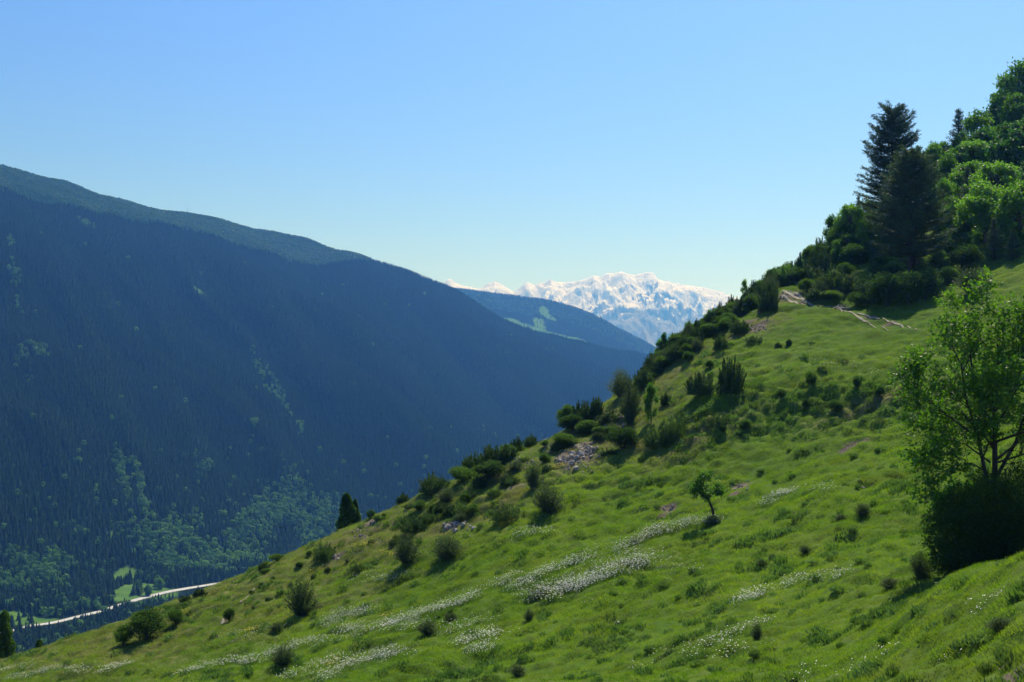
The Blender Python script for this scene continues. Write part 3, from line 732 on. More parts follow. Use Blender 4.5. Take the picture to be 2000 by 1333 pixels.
STREAK = [([(1003, 1153), (1060, 1122), (1105, 1104), (1150, 1089)], 6, 120), ([(1035, 1168), (1080, 1152), (1130, 1146)], 13, 90), ([(1100, 1150), (1160, 1130), (1210, 1108), (1270, 1086)], 12, 210),
          ([(750, 1222), (800, 1212), (860, 1190), (900, 1176), (935, 1163)], 6, 170), ([(640, 1226), (670, 1208), (725, 1188)], 8, 90), ([(660, 1240), (760, 1222), (840, 1225)], 12, 90),
          ([(350, 1318), (400, 1308), (440, 1296), (480, 1292)], 6, 70), ([(480, 1300), (530, 1280), (585, 1262), (640, 1250)], 8, 110), ([(640, 1333), (680, 1305), (730, 1287), (790, 1276)], 9, 150),
          ([(560, 1330), (640, 1300), (700, 1290)], 14, 60), ([(20, 1330), (60, 1322), (110, 1312), (170, 1312)], 4, 80), ([(190, 1318), (220, 1308), (260, 1300)], 3, 40), ([(0, 1312), (60, 1304)], 5, 20),
          ([(890, 1262), (930, 1248), (985, 1240)], 8, 60), ([(930, 1275), (960, 1262)], 8, 30), ([(1492, 984), (1515, 972), (1556, 961)], 5, 60), ([(1550, 965), (1620, 955)], 8, 12), ([(1205, 1082), (1240, 1060), (1290, 1040)], 8, 70),
          ([(1270, 1045), (1340, 1026), (1400, 1018)], 9, 90), ([(1210, 1075), (1330, 1120)], 14, 30), ([(1432, 1182), (1465, 1170), (1490, 1160)], 7, 45), ([(1530, 1148), (1570, 1135), (1650, 1125)], 8, 45), ([(1500, 1215), (1420, 1248), (1370, 1270)], 9, 40),
          ([(960, 1145), (985, 1136), (1012, 1128)], 5, 28), ([(1010, 1045), (1080, 1040)], 8, 22), ([(850, 1250), (950, 1210)], 16, 25), ([(440, 1255), (560, 1225)], 18, 20), ([(1200, 1060), (1150, 1190)], 30, 18),
          ([(700, 1135), (800, 1125)], 10, 26), ([(1600, 1330), (1800, 1280)], 40, 9), ([(1850, 1260), (1950, 1180)], 40, 5), ([(1300, 1300), (1500, 1260)], 40, 14), ([(1680, 730), (1560, 700)], 12, 14)]
def along(lst, wid, n):
    P = np.array(lst, float); seg = np.linalg.norm(np.diff(P, axis=0), axis=1); cum = np.concatenate([[0], np.cumsum(seg)])
    t = rng.uniform(0, cum[-1], n); x = np.interp(t, cum, P[:, 0]); y = np.interp(t, cum, P[:, 1])
    return x + rng.normal(0, wid * 1.6, n), y + rng.normal(0, wid * 0.36, n) + 5 * fbm(x / 30, y / 12, 2)
fp = []
for lst, wid, n in STREAK:
    for a_, b_ in zip(*along(lst, wid, n)): fp.append(near.hit(a_, min(b_, 1350), 20))
fp = np.array(fp); n = len(fp); s = rng.uniform(0.7, 1.2, n)
o = scatter("daisies", fp, normals_rot(fp[:, 0], fp[:, 1], 0 * s, 0.9), np.stack([s, s, rng.uniform(0.8, 1.15, n)], -1), dv, rng.integers(0, 3, n))
tag(o, "drifts of small white daisies in streaks across the lower meadow", "daisies", kind='stuff')
fp = []
for lst, wid, n in [([(1012, 836), (1062, 812)], 3, 26), ([(1105, 868), (1125, 860)], 4, 16), ([(1075, 920), (1098, 908)], 4, 20), ([(625, 1098), (652, 1080)], 3, 26), ([(700, 1066), (722, 1064)], 4, 10), ([(612, 1118), (632, 1112)], 3, 10),
                    ([(745, 1205), (760, 1200)], 3, 4), ([(985, 1026), (1015, 1008)], 3, 18), ([(1122, 884), (1126, 875)], 3, 8), ([(1190, 810), (1205, 800)], 3, 14), ([(1590, 510), (1615, 490)], 4, 30), ([(400, 1165), (450, 1150)], 5, 8),
                    ([(355, 1195), (345, 1200)], 5, 8), ([(760, 1075), (800, 1090)], 14, 10), ([(660, 1290), (640, 1300)], 5, 5), ([(480, 1235), (510, 1225)], 3, 8)]:
    for a_, b_ in zip(*along(lst, wid, n)): fp.append(near.hit(a_, b_, 20))
fp = np.array(fp); n = len(fp)
o = scatter("yellow_flowers", fp, normals_rot(fp[:, 0], fp[:, 1], np.zeros(n), 0.9), np.full((n, 3), 1.0), yv, rng.integers(0, 2, n))
tag(o, "low patches of yellow flowers near the ridge scree", "flowers", kind='stuff')
# ================================================================== TREES AND SHRUBS
def tube(P_, R_, k=6):
    """tapered tube along points"""
    P_ = np.asarray(P_, float); n = len(P_); V = []; tg = np.gradient(P_, axis=0)
    for i in range(n):
        t = tg[i] / (np.linalg.norm(tg[i]) + 1e-9); a = np.cross(t, (0.13, 0.95, 0.29)); a /= np.linalg.norm(a) + 1e-9; b = np.cross(t, a)
        for j in range(k): V.append(P_[i] + R_[i] * (a * math.cos(2 * math.pi * j / k) + b * math.sin(2 * math.pi * j / k)))
    Fq = [(i * k + j, i * k + (j + 1) % k, (i + 1) * k + (j + 1) % k, (i + 1) * k + j) for i in range(n - 1) for j in range(k)]
    return np.array(V), np.array(Fq)
def join(parts):
    V, Fq, o = [], [], 0
    for v, f in parts: V.append(v); Fq.append(f + o); o += len(v)
    return np.concatenate(V), np.concatenate(Fq)
def cards(c, d, L_, w, r, jit=0.5, fold=0.25):
    """leaf-shaped quads: centres c, long axis about d, length L_, width w"""
    n = len(c); d = d + r.normal(size=(n, 3)) * jit; d /= np.linalg.norm(d, axis=1)[:, None] + 1e-9
    q = r.normal(size=(n, 3)); s = np.cross(d, q); s /= np.linalg.norm(s, axis=1)[:, None] + 1e-9
    nn = np.cross(d, s); L_ = np.broadcast_to(L_, n) * r.uniform(0.7, 1.3, n); w = np.broadcast_to(w, n) * r.uniform(0.7, 1.3, n)
    a = c - d * (L_ / 2)[:, None]; b = c + d * (L_ / 2)[:, None]
    m1 = c + s * (w / 2)[:, None] + nn * (w * fold)[:, None]; m2 = c - s * (w / 2)[:, None] + nn * (w * fold)[:, None]
    V = np.stack([a, m1, b, m2], 1).reshape(-1, 3)
    return V, np.arange(n * 4).reshape(-1, 4)
def unit(v): return v / (np.linalg.norm(v, axis=-1, keepdims=True) + 1e-9)

MAT['juniper'] = foliage_mat("juniper_needles", (0.030, 0.064, 0.016), (0.100, 0.165, 0.036), 0.30, 1.6, 0.6, (1.3, 1.5, 0.6))
MAT['olive'] = foliage_mat("olive_green_leaves", (0.040, 0.070, 0.022), (0.105, 0.150, 0.050), 0.30, 1.4, 0.6)
MAT['leaf'] = foliage_mat("broad_leaves", (0.035, 0.100, 0.012), (0.140, 0.265, 0.028), 0.45, 0.7, 0.5, (1.5, 1.8, 0.5), inst=0.7)
MAT['bright'] = foliage_mat("fresh_bright_leaves", (0.045, 0.120, 0.011), (0.145, 0.270, 0.020), 0.48, 0.9, 0.5, (1.5, 1.7, 0.4))
MAT['pine'] = foliage_mat("pine_needles", (0.026, 0.056, 0.022), (0.075, 0.120, 0.042), 0.25, 0.9, 0.6, (1.2, 1.4, 0.7))
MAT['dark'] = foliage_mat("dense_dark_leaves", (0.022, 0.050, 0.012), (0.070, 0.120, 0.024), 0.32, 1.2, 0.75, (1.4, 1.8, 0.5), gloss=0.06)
MAT['bush'] = foliage_mat("bush_leaves", (0.032, 0.075, 0.014), (0.110, 0.185, 0.030), 0.38, 1.5, 0.7, (1.4, 1.7, 0.5), gloss=0.1)
MAT['bark'] = plain_mat("brown_bark", (0.035, 0.026, 0.020), (0.085, 0.062, 0.045), 7, 0.9, 0.6, 0.03, stretch=(1, 1, 0.25))
MAT['greybark'] = plain_mat("grey_bark", (0.05, 0.043, 0.036), (0.12, 0.105, 0.09), 9, 0.9, 0.5, 0.02, stretch=(1, 1, 0.25))

# ---- every maker returns [(part name, mesh), ...] at a size of about one metre high (scaled on placing)
def mk_juniper(seed, spires=26, wid=0.5, spread=0.30, n=5600, low=False, mat='juniper'):
    r = np.random.default_rng(seed); C_, D_, st = [], [], []
    for i in range(spires):
        a = r.uniform(0, 6.283); q = wid * math.sqrt((i + 0.5) / spires) * r.uniform(0.8, 1.1)
        hh = (1 - 0.55 * (q / wid) ** 1.5) * r.uniform(0.72, 1.02) * (1.0 if not low else r.uniform(0.6, 1.0))
        b = np.array([q * 0.6 * math.cos(a), q * 0.6 * math.sin(a), 0.0]); t = np.array([q * (1 + spread) * math.cos(a), q * (1 + spread) * math.sin(a), hh])
        k = int(n / spires); s = r.uniform(0.03, 1, k) ** 0.8; p = b + (t - b) * s[:, None]
        rad = (0.17 if not low else 0.22) * (26 / max(26, spires)) ** 0.35 * np.sin(np.clip(s, 0, 1) * math.pi * 0.86 + 0.3) * wid * 1.5 * (1 - s * 0.6)
        off = unit(r.normal(size=(k, 3))) * (rad * np.sqrt(r.random(k)))[:, None]; off[:, 2] *= 0.8
        C_.append(p + off); D_.append(unit(unit(t - b)[None, :] * 1.2 + unit(off + 1e-6) * 0.5))
        if i < 7: st.append(tube([b * 0.3 + (0, 0, -0.08), b + (t - b) * 0.35, b + (t - b) * 0.75], [0.02, 0.013, 0.005], 4))
    k = int(n * 0.7); o_ = unit(r.normal(size=(k, 3))); o_[:, 2] = np.abs(o_[:, 2]); q = r.uniform(0.3, 1, k) ** 0.5; lob = 1 + 0.18 * np.sin(np.arctan2(o_[:, 1], o_[:, 0]) * 4 + seed)
    C_.append(o_ * (q * lob)[:, None] * np.array([wid * 1.05, wid * 1.05, 0.62 if not low else 0.5])); D_.append(unit(o_ * 0.6 + np.array([0, 0, 0.8])))
    c = np.concatenate(C_); dd = np.concatenate(D_); c[:, 2] = np.maximum(c[:, 2], 0.0)
    f = cards(c, dd, 0.075, 0.028, r, 0.55)
    return [("foliage", mesh_np("foliage", *f, MAT[mat])), ("stem", mesh_np("stem", *join(st), MAT['bark']))]

def mk_round(seed, lobes=20, wid=0.55, n=6000, mat='bush', ls=0.055, base=0.02, trunk=True):
    r = np.random.default_rng(seed); C_, D_, st = [], [], []
    for i in range(lobes):
        u_ = unit(r.normal(size=3)); u_[2] = abs(u_[2]) * 1.1 - 0.25; u_ = unit(u_)
        c = np.array([u_[0] * wid * 0.62, u_[1] * wid * 0.62, 0.5 + u_[2] * 0.36]) * r.uniform(0.8, 1.05); rad = r.uniform(0.12, 0.27)
        k = int(n / lobes); o_ = unit(r.normal(size=(k, 3))); q = r.uniform(0.35, 1.25, k) ** 0.7
        C_.append(c + o_ * (q * rad)[:, None] * np.array([1.1, 1.1, 0.9])); D_.append(o_ + np.array([0, 0, 0.1]))
        if i % 2 == 0: st.append(tube([(0, 0, -0.08), c * (0.35, 0.35, 0.5), c], [0.022, 0.014, 0.005], 4))
    k = int(n * 0.16); o_ = unit(r.normal(size=(k, 3))); q = r.random(k) ** 0.5
    C_.append(np.array([0, 0, 0.42]) + o_ * q[:, None] * np.array([wid * 0.75, wid * 0.75, 0.40])); D_.append(o_)
    c = np.concatenate(C_); c[:, 2] = np.maximum(c[:, 2], base)
    f = cards(c, np.concatenate(D_), ls, ls * 0.62, r, 0.8)
    return [("foliage", mesh_np("foliage", *f, MAT[mat])), ("stem", mesh_np("stem", *join(st), MAT['greybark']))]

def mk_fan(seed, stems=110, wid=0.5, n=6000, mat='olive', ls=0.05):
    r = np.random.default_rng(seed); C_, D_, st = [], [], []
    for i in range(stems):
        a = r.uniform(0, 6.283); q = math.sqrt(r.random()); t = np.array([q * wid * math.cos(a), q * wid * math.sin(a), (1 - 0.62 * q ** 2.5) * r.uniform(0.6, 1.05)])
        m_ = t * (0.42, 0.42, 0.5); st.append(tube([(0.04 * math.cos(a), 0.04 * math.sin(a), -0.06), m_, t], [0.009, 0.006, 0.002], 3))
        k = int(n / stems); s = r.uniform(0.10, 1.0, k); p = (2 * s * (1 - s))[:, None] * m_ + (s * s)[:, None] * t
        C_.append(p + r.normal(size=(k, 3)) * 0.045); D_.append(np.tile(unit(t - m_), (k, 1)))
    f = cards(np.concatenate(C_), np.concatenate(D_), ls, ls * 0.4, r, 0.5)
    return [("foliage", mesh_np("foliage", *f, MAT[mat])), ("stem", mesh_np("stem", *join(st), MAT['greybark']))]

def mk_broadleaf(seed, wid=0.42, n=11000, lobes=46, mat='leaf', ls=0.034, crown0=0.03, trunk=0.03):
    r = np.random.default_rng(seed); C_, D_, st = [], [], []
    lean = r.normal(size=2) * 0.03
    tp = [np.array([0, 0, -0.04]), np.array([lean[0] * .4, lean[1] * .4, 0.3]), np.array([lean[0], lean[1], 0.6]), np.array([lean[0] * 1.3, lean[1] * 1.3, 0.88])]
    tr = tube(tp, [trunk * 1.3, trunk, trunk * 0.6, trunk * 0.15], 7)
    sx, sy = r.uniform(0.85, 1.15, 2)
    for i in range(lobes):
        u_ = unit(r.normal(size=3)); zc_ = 0.5 * (1 + crown0) + 0.02
        c = np.array([u_[0] * wid * 0.76 * sx, u_[1] * wid * 0.76 * sy, zc_ + u_[2] * (0.5 * (1 - crown0)) * 0.84]) ; c[:2] *= (1.0 - 0.30 * max(0, u_[2])) * r.uniform(0.75, 1.1); c[2] *= r.uniform(0.93, 1.05)
        rad = r.uniform(0.05, 0.14) ; k = int(n / lobes * (rad / 0.09) ** 1.5)
        o_ = unit(r.normal(size=(k, 3))); q = r.uniform(0.2, 1.15, k) ** 0.6
        C_.append(c + o_ * (q * rad)[:, None] * np.array([1.1, 1.1, 0.95]) * (1 + 0.22 * r.normal(size=(k, 1)))); D_.append(o_ * (1, 1, 0.5))
        b0 = tp[1] + (tp[3] - tp[1]) * np.clip((c[2] - 0.35) * 1.0, 0, 0.85)
        st.append(tube([b0, (b0 + c) / 2 + (0, 0, 0.015), c], [trunk * 0.35, trunk * 0.22, trunk * 0.07], 4))
    f = cards(np.concatenate(C_), np.concatenate(D_), ls, ls * 0.66, r, 0.9)
    return [("crown", mesh_np("crown", *f, MAT[mat])), ("trunk", mesh_np("trunk", *tr, MAT['greybark'])), ("branches", mesh_np("branches", *join(st), MAT['greybark']))]

def mk_pine(seed, H=13.0, wid=3.8, z0=0.2, step=0.42, dens=1.0, fork=0, prof=0.75, mat='pine', ncl=16, cl=0.30):
    """a conifer with whorls of upturned boughs; sizes in metres"""
    r = np.random.default_rng(seed); C_, D_, st = [], [], []
    tr = tube([(0, 0, -0.4), (0.05, 0, H * 0.3), (-0.05, 0.05, H * 0.7), (0, 0, H)], [H * 0.020, H * 0.016, H * 0.009, 0.012], 8)
    trunks = [tr]
    if fork: trunks.append(tube([(0.10, 0, 0.1), (0.55, 0.05, H * 0.12), (0.8, 0.1, H * 0.4), (0.6, 0, H * 0.78)], [H * 0.012, H * 0.012, H * 0.009, 0.02], 8))
    z = H * z0
    while z < H * 0.985:
        t = (z / H - z0) / (1 - z0)
        Lm = wid * (min(1.0, (t + 0.10) / 0.22) ** 0.6) * (1 - t) ** prof
        nb = r.integers(4, 7)
        a0 = r.uniform(0, 6.28)
        for k in range(nb):
            a = a0 + 6.283 * k / nb + r.normal() * 0.25; Lb = max(0.25, Lm * r.uniform(0.62, 1.12)); zz_ = z + r.normal() * 0.15
            rise = (0.10 + 0.45 * t) * Lb; sag = 0.12 * Lb
            cx_ = 0.35 * fork * (r.random() < 0.5)
            s = np.linspace(0, 1, 6); P_ = np.stack([cx_ + math.cos(a) * Lb * s, math.sin(a) * Lb * s, zz_ + rise * s ** 1.8 - sag * s * (1 - s) * 4 * 0.5], -1)
            st.append(tube(P_, np.linspace(0.03 + 0.012 * Lb, 0.008, 6), 4))
            m_ = max(2, int(Lb / 0.26 * dens))
            for q in range(m_):
                s_ = 0.22 + 0.78 * (q + r.random()) / m_; c = np.array([np.interp(s_, s, P_[:, i]) for i in range(3)])
                side = np.array([-math.sin(a), math.cos(a), 0]) * r.uniform(-1, 1) * 0.30 * Lb * (1.1 - s_) ; c = c + side + (0, 0, 0.04)
                o_ = r.normal(size=(ncl, 3)) * np.array([0.15, 0.15, 0.075]) * (0.75 + 0.12 * Lb); C_.append(c + o_)
                D_.append(unit(np.array([math.cos(a), math.sin(a), 0.65])[None, :] + side[None, :] * 0.8 + r.normal(size=(ncl, 3)) * 0.35))
        z += step * (1 - 0.35 * t) * r.uniform(0.8, 1.2)
    c = np.concatenate(C_)
    f = cards(c, np.concatenate(D_), cl, cl * 0.20, r, 0.3, 0.1)
    V = [f[0] / H, f[1]]
    def sc(g): return g[0] / H, g[1]
    out = [("crown", mesh_np("crown", *sc(f), MAT[mat]))] + [("trunk", mesh_np("trunk", *sc(t_), MAT['bark'])) for t_ in trunks] + [("branches", mesh_np("branches", *sc(join(st)), MAT['bark']))]
    return out

def mk_poplar(seed, n=7000, wid=0.13):
    r = np.random.default_rng(seed)
    z = r.random(n) ** 0.9; env = wid * (np.sin(np.clip(z * 0.90 + 0.10, 0, 1) * math.pi) ** 0.45) * (1 - 0.25 * z); a = r.uniform(0, 6.283, n)
    lob = 1 + 0.34 * np.sin(a * 3 + z * 9 + seed) + 0.2 * np.sin(a * 5 - z * 23)
    q = r.uniform(0.45, 1, n) ** 0.6 * env * lob
    c = np.stack([q * np.cos(a), q * np.sin(a), 0.04 + z * 0.95], -1); d_ = np.stack([np.cos(a) * 0.3, np.sin(a) * 0.3, np.ones(n)], -1)
    f = cards(c, d_, 0.035, 0.02, r, 0.5)
    tr = tube([(0, 0, -0.03), (0, 0, 0.5), (0.005, 0, 0.93)], [0.018, 0.010, 0.003], 6)
    return [("crown", mesh_np("crown", *f, MAT['bush'])), ("trunk", mesh_np("trunk", *tr, MAT['greybark']))]

def mk_tuft(seed, n=170, mat='herb', wid=0.55, ls=0.45):
    V, Fq = blades(seed, n, wid, 0.35, 1.0, 0.10, 0.75, True)
    return [("leaves", mesh_np("leaves", V, Fq, MAT[mat])), ("stem", mesh_np("stem", *tube([(0, 0, -.1), (0.02, 0, .3), (0, 0.02, .7)], [.03, .02, .01], 4), MAT['herb']))]

KIND = {
 'J': [mk_juniper(i, 44 + 8 * (i % 3), 0.42 + 0.05 * (i % 3)) for i in range(5)],
 'C': [mk_juniper(10 + i, 9, 0.20, 0.15, 2400) for i in range(3)],
 'L': [mk_juniper(20 + i, 40, 0.8, 0.45, 5200, True) for i in range(3)],
 'R': [mk_round(30 + i) for i in range(5)],
 'D': [mk_round(40 + i, mat='dark') for i in range(3)],
 'F': [mk_fan(50 + i) for i in range(4)],
 'S': [mk_broadleaf(60 + i, 0.30, 2600, 26, 'leaf', 0.05, 0.05, 0.02) for i in range(3)],
 'B': [mk_broadleaf(70 + i, 0.44 + 0.04 * (i % 3), 8500, 52 + 9 * (i % 3), ls=0.044) for i in range(6)],
 'G': [mk_broadleaf(80 + i, 0.44, 7500, 48, 'bright', 0.042) for i in range(2)],
 'P': [mk_pine(90 + i, 7.0, 2.1, 0.06, 0.34, 1.0, 0, 0.85, ncl=14, cl=0.26) for i in range(3)],
 'T': [mk_tuft(100 + i) for i in range(4)],
}
CAT = {'J': ('juniper_bush', 'juniper bush'), 'C': ('juniper_column', 'juniper bush'), 'L': ('low_juniper', 'juniper bush'), 'R': ('leafy_bush', 'bush'), 'D': ('dark_bush', 'bush'), 'F': ('twiggy_bush', 'bush'),
       'S': ('young_tree', 'young tree'), 'B': ('broadleaf_tree', 'tree'), 'G': ('broadleaf_tree', 'tree'), 'P': ('young_pine', 'pine tree'), 'T': ('weed_clump', 'plant')}
WID = {'J': 1.05, 'C': 0.5, 'L': 2.1, 'R': 1.15, 'D': 1.15, 'F': 1.0, 'S': 0.62, 'B': 1.0, 'G': 1.0, 'P': 0.62, 'T': 1.2}
_cnt = {}
def put(kind, px, py, hp, wp, label, group=None, lean=0.0, parts=None, name=None, cat=None, yaw=None, dy=0.0, Y=None, sink=0.02):
    """stand a plant on the ground where the photograph shows its foot; hp and wp are its height and width there"""
    if Y is None: x, y, z = near.hit(px, py, 22); y += dy; x = (px - 1000) / F * y; z = float(near.h(x, y))
    else: y = Y; x = (px - 1000) / F * y; z = float(near.h(x, y))
    h = hp / F * y; w = wp / F * y
    _cnt[kind] = _cnt.get(kind, -1) + 1
    parts = parts or KIND[kind][_cnt[kind] % len(KIND[kind])]
    root = bpy.data.objects.new(name or CAT[kind][0], None); C.objects.link(root)
    sxy = w / WID[kind] * (1.22 if kind in 'RD' else 1.1 if kind == 'F' else 1.0)
    root.location = (x, y, z - sink * h); root.rotation_euler = (rng.normal() * 0.03, lean, rng.uniform(0, 6.28) if yaw is None else yaw)
    root.scale = (sxy, sxy, h); root.empty_display_size = 0.2
    tag(root, label, cat or CAT[kind][1], group)
    for pn, me in parts: obj(pn, me, root)
    return root

# --- the two big pines and the trees round them
pine_a = mk_pine(201, 13.0, 4.6, 0.17, 0.34, 1.45, 1, 0.42, ncl=18)
pine_b = mk_pine(205, 15.0, 4.2, 0.14, 0.34, 1.45, 0, 0.33, ncl=18)
WID['X'] = 1.0
def put_pine(parts, px, py, Y, hp, label, wscale=1.0):
    y = Y; x = (px - 1000) / F * y; z = float(near.h(x, y)); h = hp / F * y
    root = bpy.data.objects.new("pine_tree", None); C.objects.link(root); root.location = (x, y, z - 0.2); root.scale = (h * wscale, h * wscale, h); root.rotation_euler = (0, 0, 0.4)
    tag(root, label, "pine tree")
    for pn, me in parts: obj(pn, me, root)
    return root
x_, yA, z_ = near.hit(1773, 545, 22)
put_pine(pine_a, 1778, 545, yA, 252, "big dark pine with a forked brown trunk, in front of the taller pine", 1.02)
pyB = HZ - float(near.h((1750 - 1000) / F * (yA + 13), yA + 13)) / (yA + 13) * F
put_pine(pine_b, 1744, 0, yA + 13, pyB - 206, "tallest dark pine, standing behind the forked pine against the sky", 0.98)

UP = [
 ('B', 1915, 335, 118, 100, "round green tree on the skyline, between the tall dark tree and the bright corner tree"), ('G', 1985, 285, 100, 95, "bright green tree at the picture edge near the skyline"),
 ('B', 1990, 262, 150, 115, "highest tree of the wood, at the top edge of the slope"), ('B', 1958, 285, 118, 90, "mid green tree just below the highest tree of the wood"),
 ('P', 1874, 340, 128, 84, "dark pointed conifer on the skyline, left of the round green tree"),
 ('P', 1972, 255, 105, 42, "small dark conifer poking above the highest tree of the wood"), ('P', 1998, 250, 128, 40, "tiny conifer tip on the skyline at the picture edge"),
 ('B', 1985, 372, 120, 130, "broad green tree at the picture edge below the bright one"), ('G', 1852, 392, 92, 70, "bright yellow green tree right of the tall pines"),
 ('B', 1826, 372, 96, 64, "round light tree on the skyline hard against the tall pines"), ('B', 1942, 415, 100, 110, "wide round tree in the middle of the wood"),
 ('P', 1892, 425, 100, 62, "grey green conifer among the broadleaf trees"), ('B', 1838, 450, 100, 70, "green tree hugging the right side of the forked pine"),
 ('B', 1925, 475, 120, 125, "large dark based tree at the foot of the wood, above the small pines"), ('B', 1990, 480, 125, 110, "large tree at the foot of the wood by the picture edge"),
 ('B', 1868, 470, 85, 70, "shaded tree at the foot of the wood, left of the small pines"), ('B', 1882, 300, 70, 60, "leafy tree in front of the pointed skyline conifer"),
 ('P', 1942, 508, 82, 58, "small grey green pine at the meadow edge, taller of two"), ('P', 1978, 510, 62, 50, "small grey green pine at the meadow edge, shorter of two"),
 ('D', 1885, 530, 52, 62, "dark rounded bush at the meadow edge left of the small pines"), ('D', 1835, 500, 40, 50, "low bush in shade behind the forked pine"),
 ('R', 1848, 555, 35, 40, "light green bush under the forked pine on its right"), ('F', 1897, 572, 55, 72, "round bush standing alone on the grass below the wood"),
 ('B', 1660, 452, 88, 62, "round tree on the skyline left of the tall pines"), ('B', 1640, 478, 70, 50, "small round tree on the skyline below the pines"), ('P', 1680, 440, 92, 40, "young pine left of the tallest pine"),
 ('C', 1562, 508, 50, 22, "first dark columnar juniper on the skyline above the track"), ('C', 1580, 506, 45, 20, "second dark columnar juniper on the skyline above the track"),
 ('J', 1602, 500, 62, 34, "dark juniper between the columns and the small round tree"), ('S', 1622, 490, 82, 34, "slim dark tree on the ridge above the track"), ('C', 1540, 518, 26, 12, "tiny columnar juniper on the skyline"),
 ('S', 1515, 528, 40, 34, "airy sapling on the skyline above the end of the track"), ('G', 1592, 512, 26, 24, "small bright green bush between the columnar junipers"),
 ('J', 1640, 500, 56, 40, "dark juniper below the round skyline trees"), ('J', 1630, 572, 58, 76, "dark spiky juniper right above the track"), ('L', 1672, 515, 22, 38, "low bush on the open bank left of the pines"),
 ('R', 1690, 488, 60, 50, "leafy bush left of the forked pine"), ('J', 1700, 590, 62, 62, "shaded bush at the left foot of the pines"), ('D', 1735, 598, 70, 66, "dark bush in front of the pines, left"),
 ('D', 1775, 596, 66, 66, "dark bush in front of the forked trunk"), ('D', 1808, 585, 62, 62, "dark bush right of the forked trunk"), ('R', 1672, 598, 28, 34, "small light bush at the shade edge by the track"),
 ('F', 1602, 578, 34, 40, "brownish bush next to the end of the wheel tracks"), ('J', 1580, 548, 36, 60, "low dark juniper hedge left of the track"), ('J', 1548, 548, 32, 48, "dark juniper hedge above the track end"), ('J', 1520, 552, 28, 40, "lowest bush of the hedge above the track"),
 ('D', 1745, 545, 30, 36, "small dark bush behind the forked trunk"), ('D', 1838, 540, 44, 44, "dark bush right of the pines in the shade"), ('R', 1715, 540, 26, 40, "green bush between the pines and the open bank"), ('J', 1755, 480, 60, 60, "bush behind the pines"),
]
for k, px, py, hp, wp, lab in UP: put(k, px, py, hp, wp, lab)
# further crowns that fill the wood on the upper slope
def ordn(i):
    return "%d%s" % (i, 'th' if 10 <= i % 100 <= 20 else {1: 'st', 2: 'nd', 3: 'rd'}.get(i % 10, 'th'))
for i, px in enumerate(sorted(rng.uniform(1845, 2130, 22))):
    lo = np.interp(px, [1800, 1900, 2000, 2200], [450, 480, 470, 400]); hi = np.interp(px, [1800, 1900, 2000, 2200], [370, 320, 240, 130])
    py = lo + (hi - lo) * rng.random()
    put('B' if rng.random() < 0.8 else 'P', px, py, rng.uniform(62, 100), rng.uniform(64, 104), "crowded wood tree on the upper slope, %s filler crown counted from the pines rightwards" % ordn(i + 1), "trees filling the wood on the upper slope")
for i, px in enumerate(sorted(rng.uniform(1650, 1850, 16))):
    py = np.interp(px, [1650, 1850], [470, 400]) + rng.uniform(-10, 60)
    put('RDJ'[i % 3], px, py, rng.uniform(30, 55), rng.uniform(34, 60), "bush crowded behind the tall pines, %s from the left" % ordn(i + 1), "bushes behind the tall pines")
# skyline thicket between the end of the track and the pines, and the scrub below it
SKX, SKY_, SKB = [1485, 1540, 1580, 1640, 1700], [556, 530, 512, 462, 425], [575, 560, 545, 520, 500]
for i, px in enumerate(sorted(rng.uniform(1490, 1705, 34))):
    a_, b_ = np.interp(px, SKX, SKY_), np.interp(px, SKX, SKB); py = a_ + (b_ - a_) * rng.random(); hh = np.interp(px, [1490, 1580, 1700], [30, 46, 66]); k = 'JRJSRJBRC'[i % 9]
    put(k, px, py, hh * rng.uniform(0.7, 1.15), hh * rng.uniform(0.6, 1.0) * (0.6 if k in 'CS' else 1), "%s in the skyline thicket between track end and pines, %s from its lower end" % ({'J': 'dark juniper', 'R': 'leafy bush', 'S': 'young tree', 'B': 'round tree', 'C': 'columnar juniper'}[k], ordn(i + 1)), "skyline thicket between track and pines")
for i, px in enumerate(sorted(rng.uniform(1575, 1860, 30))):
    py = rng.uniform(520, 590) - (px - 1575) * 0.05; k = 'RJLDRFG'[i % 7]
    put(k, px, py, rng.uniform(16, 34), rng.uniform(26, 50), "%s in the scrub round the foot of the pines, %s from the left" % ({'R': 'green bush', 'J': 'spiky juniper', 'L': 'low mat', 'D': 'dark bush', 'F': 'twiggy bush', 'G': 'bright bush'}[k], ordn(i + 1)), "scrub round the foot of the pines")

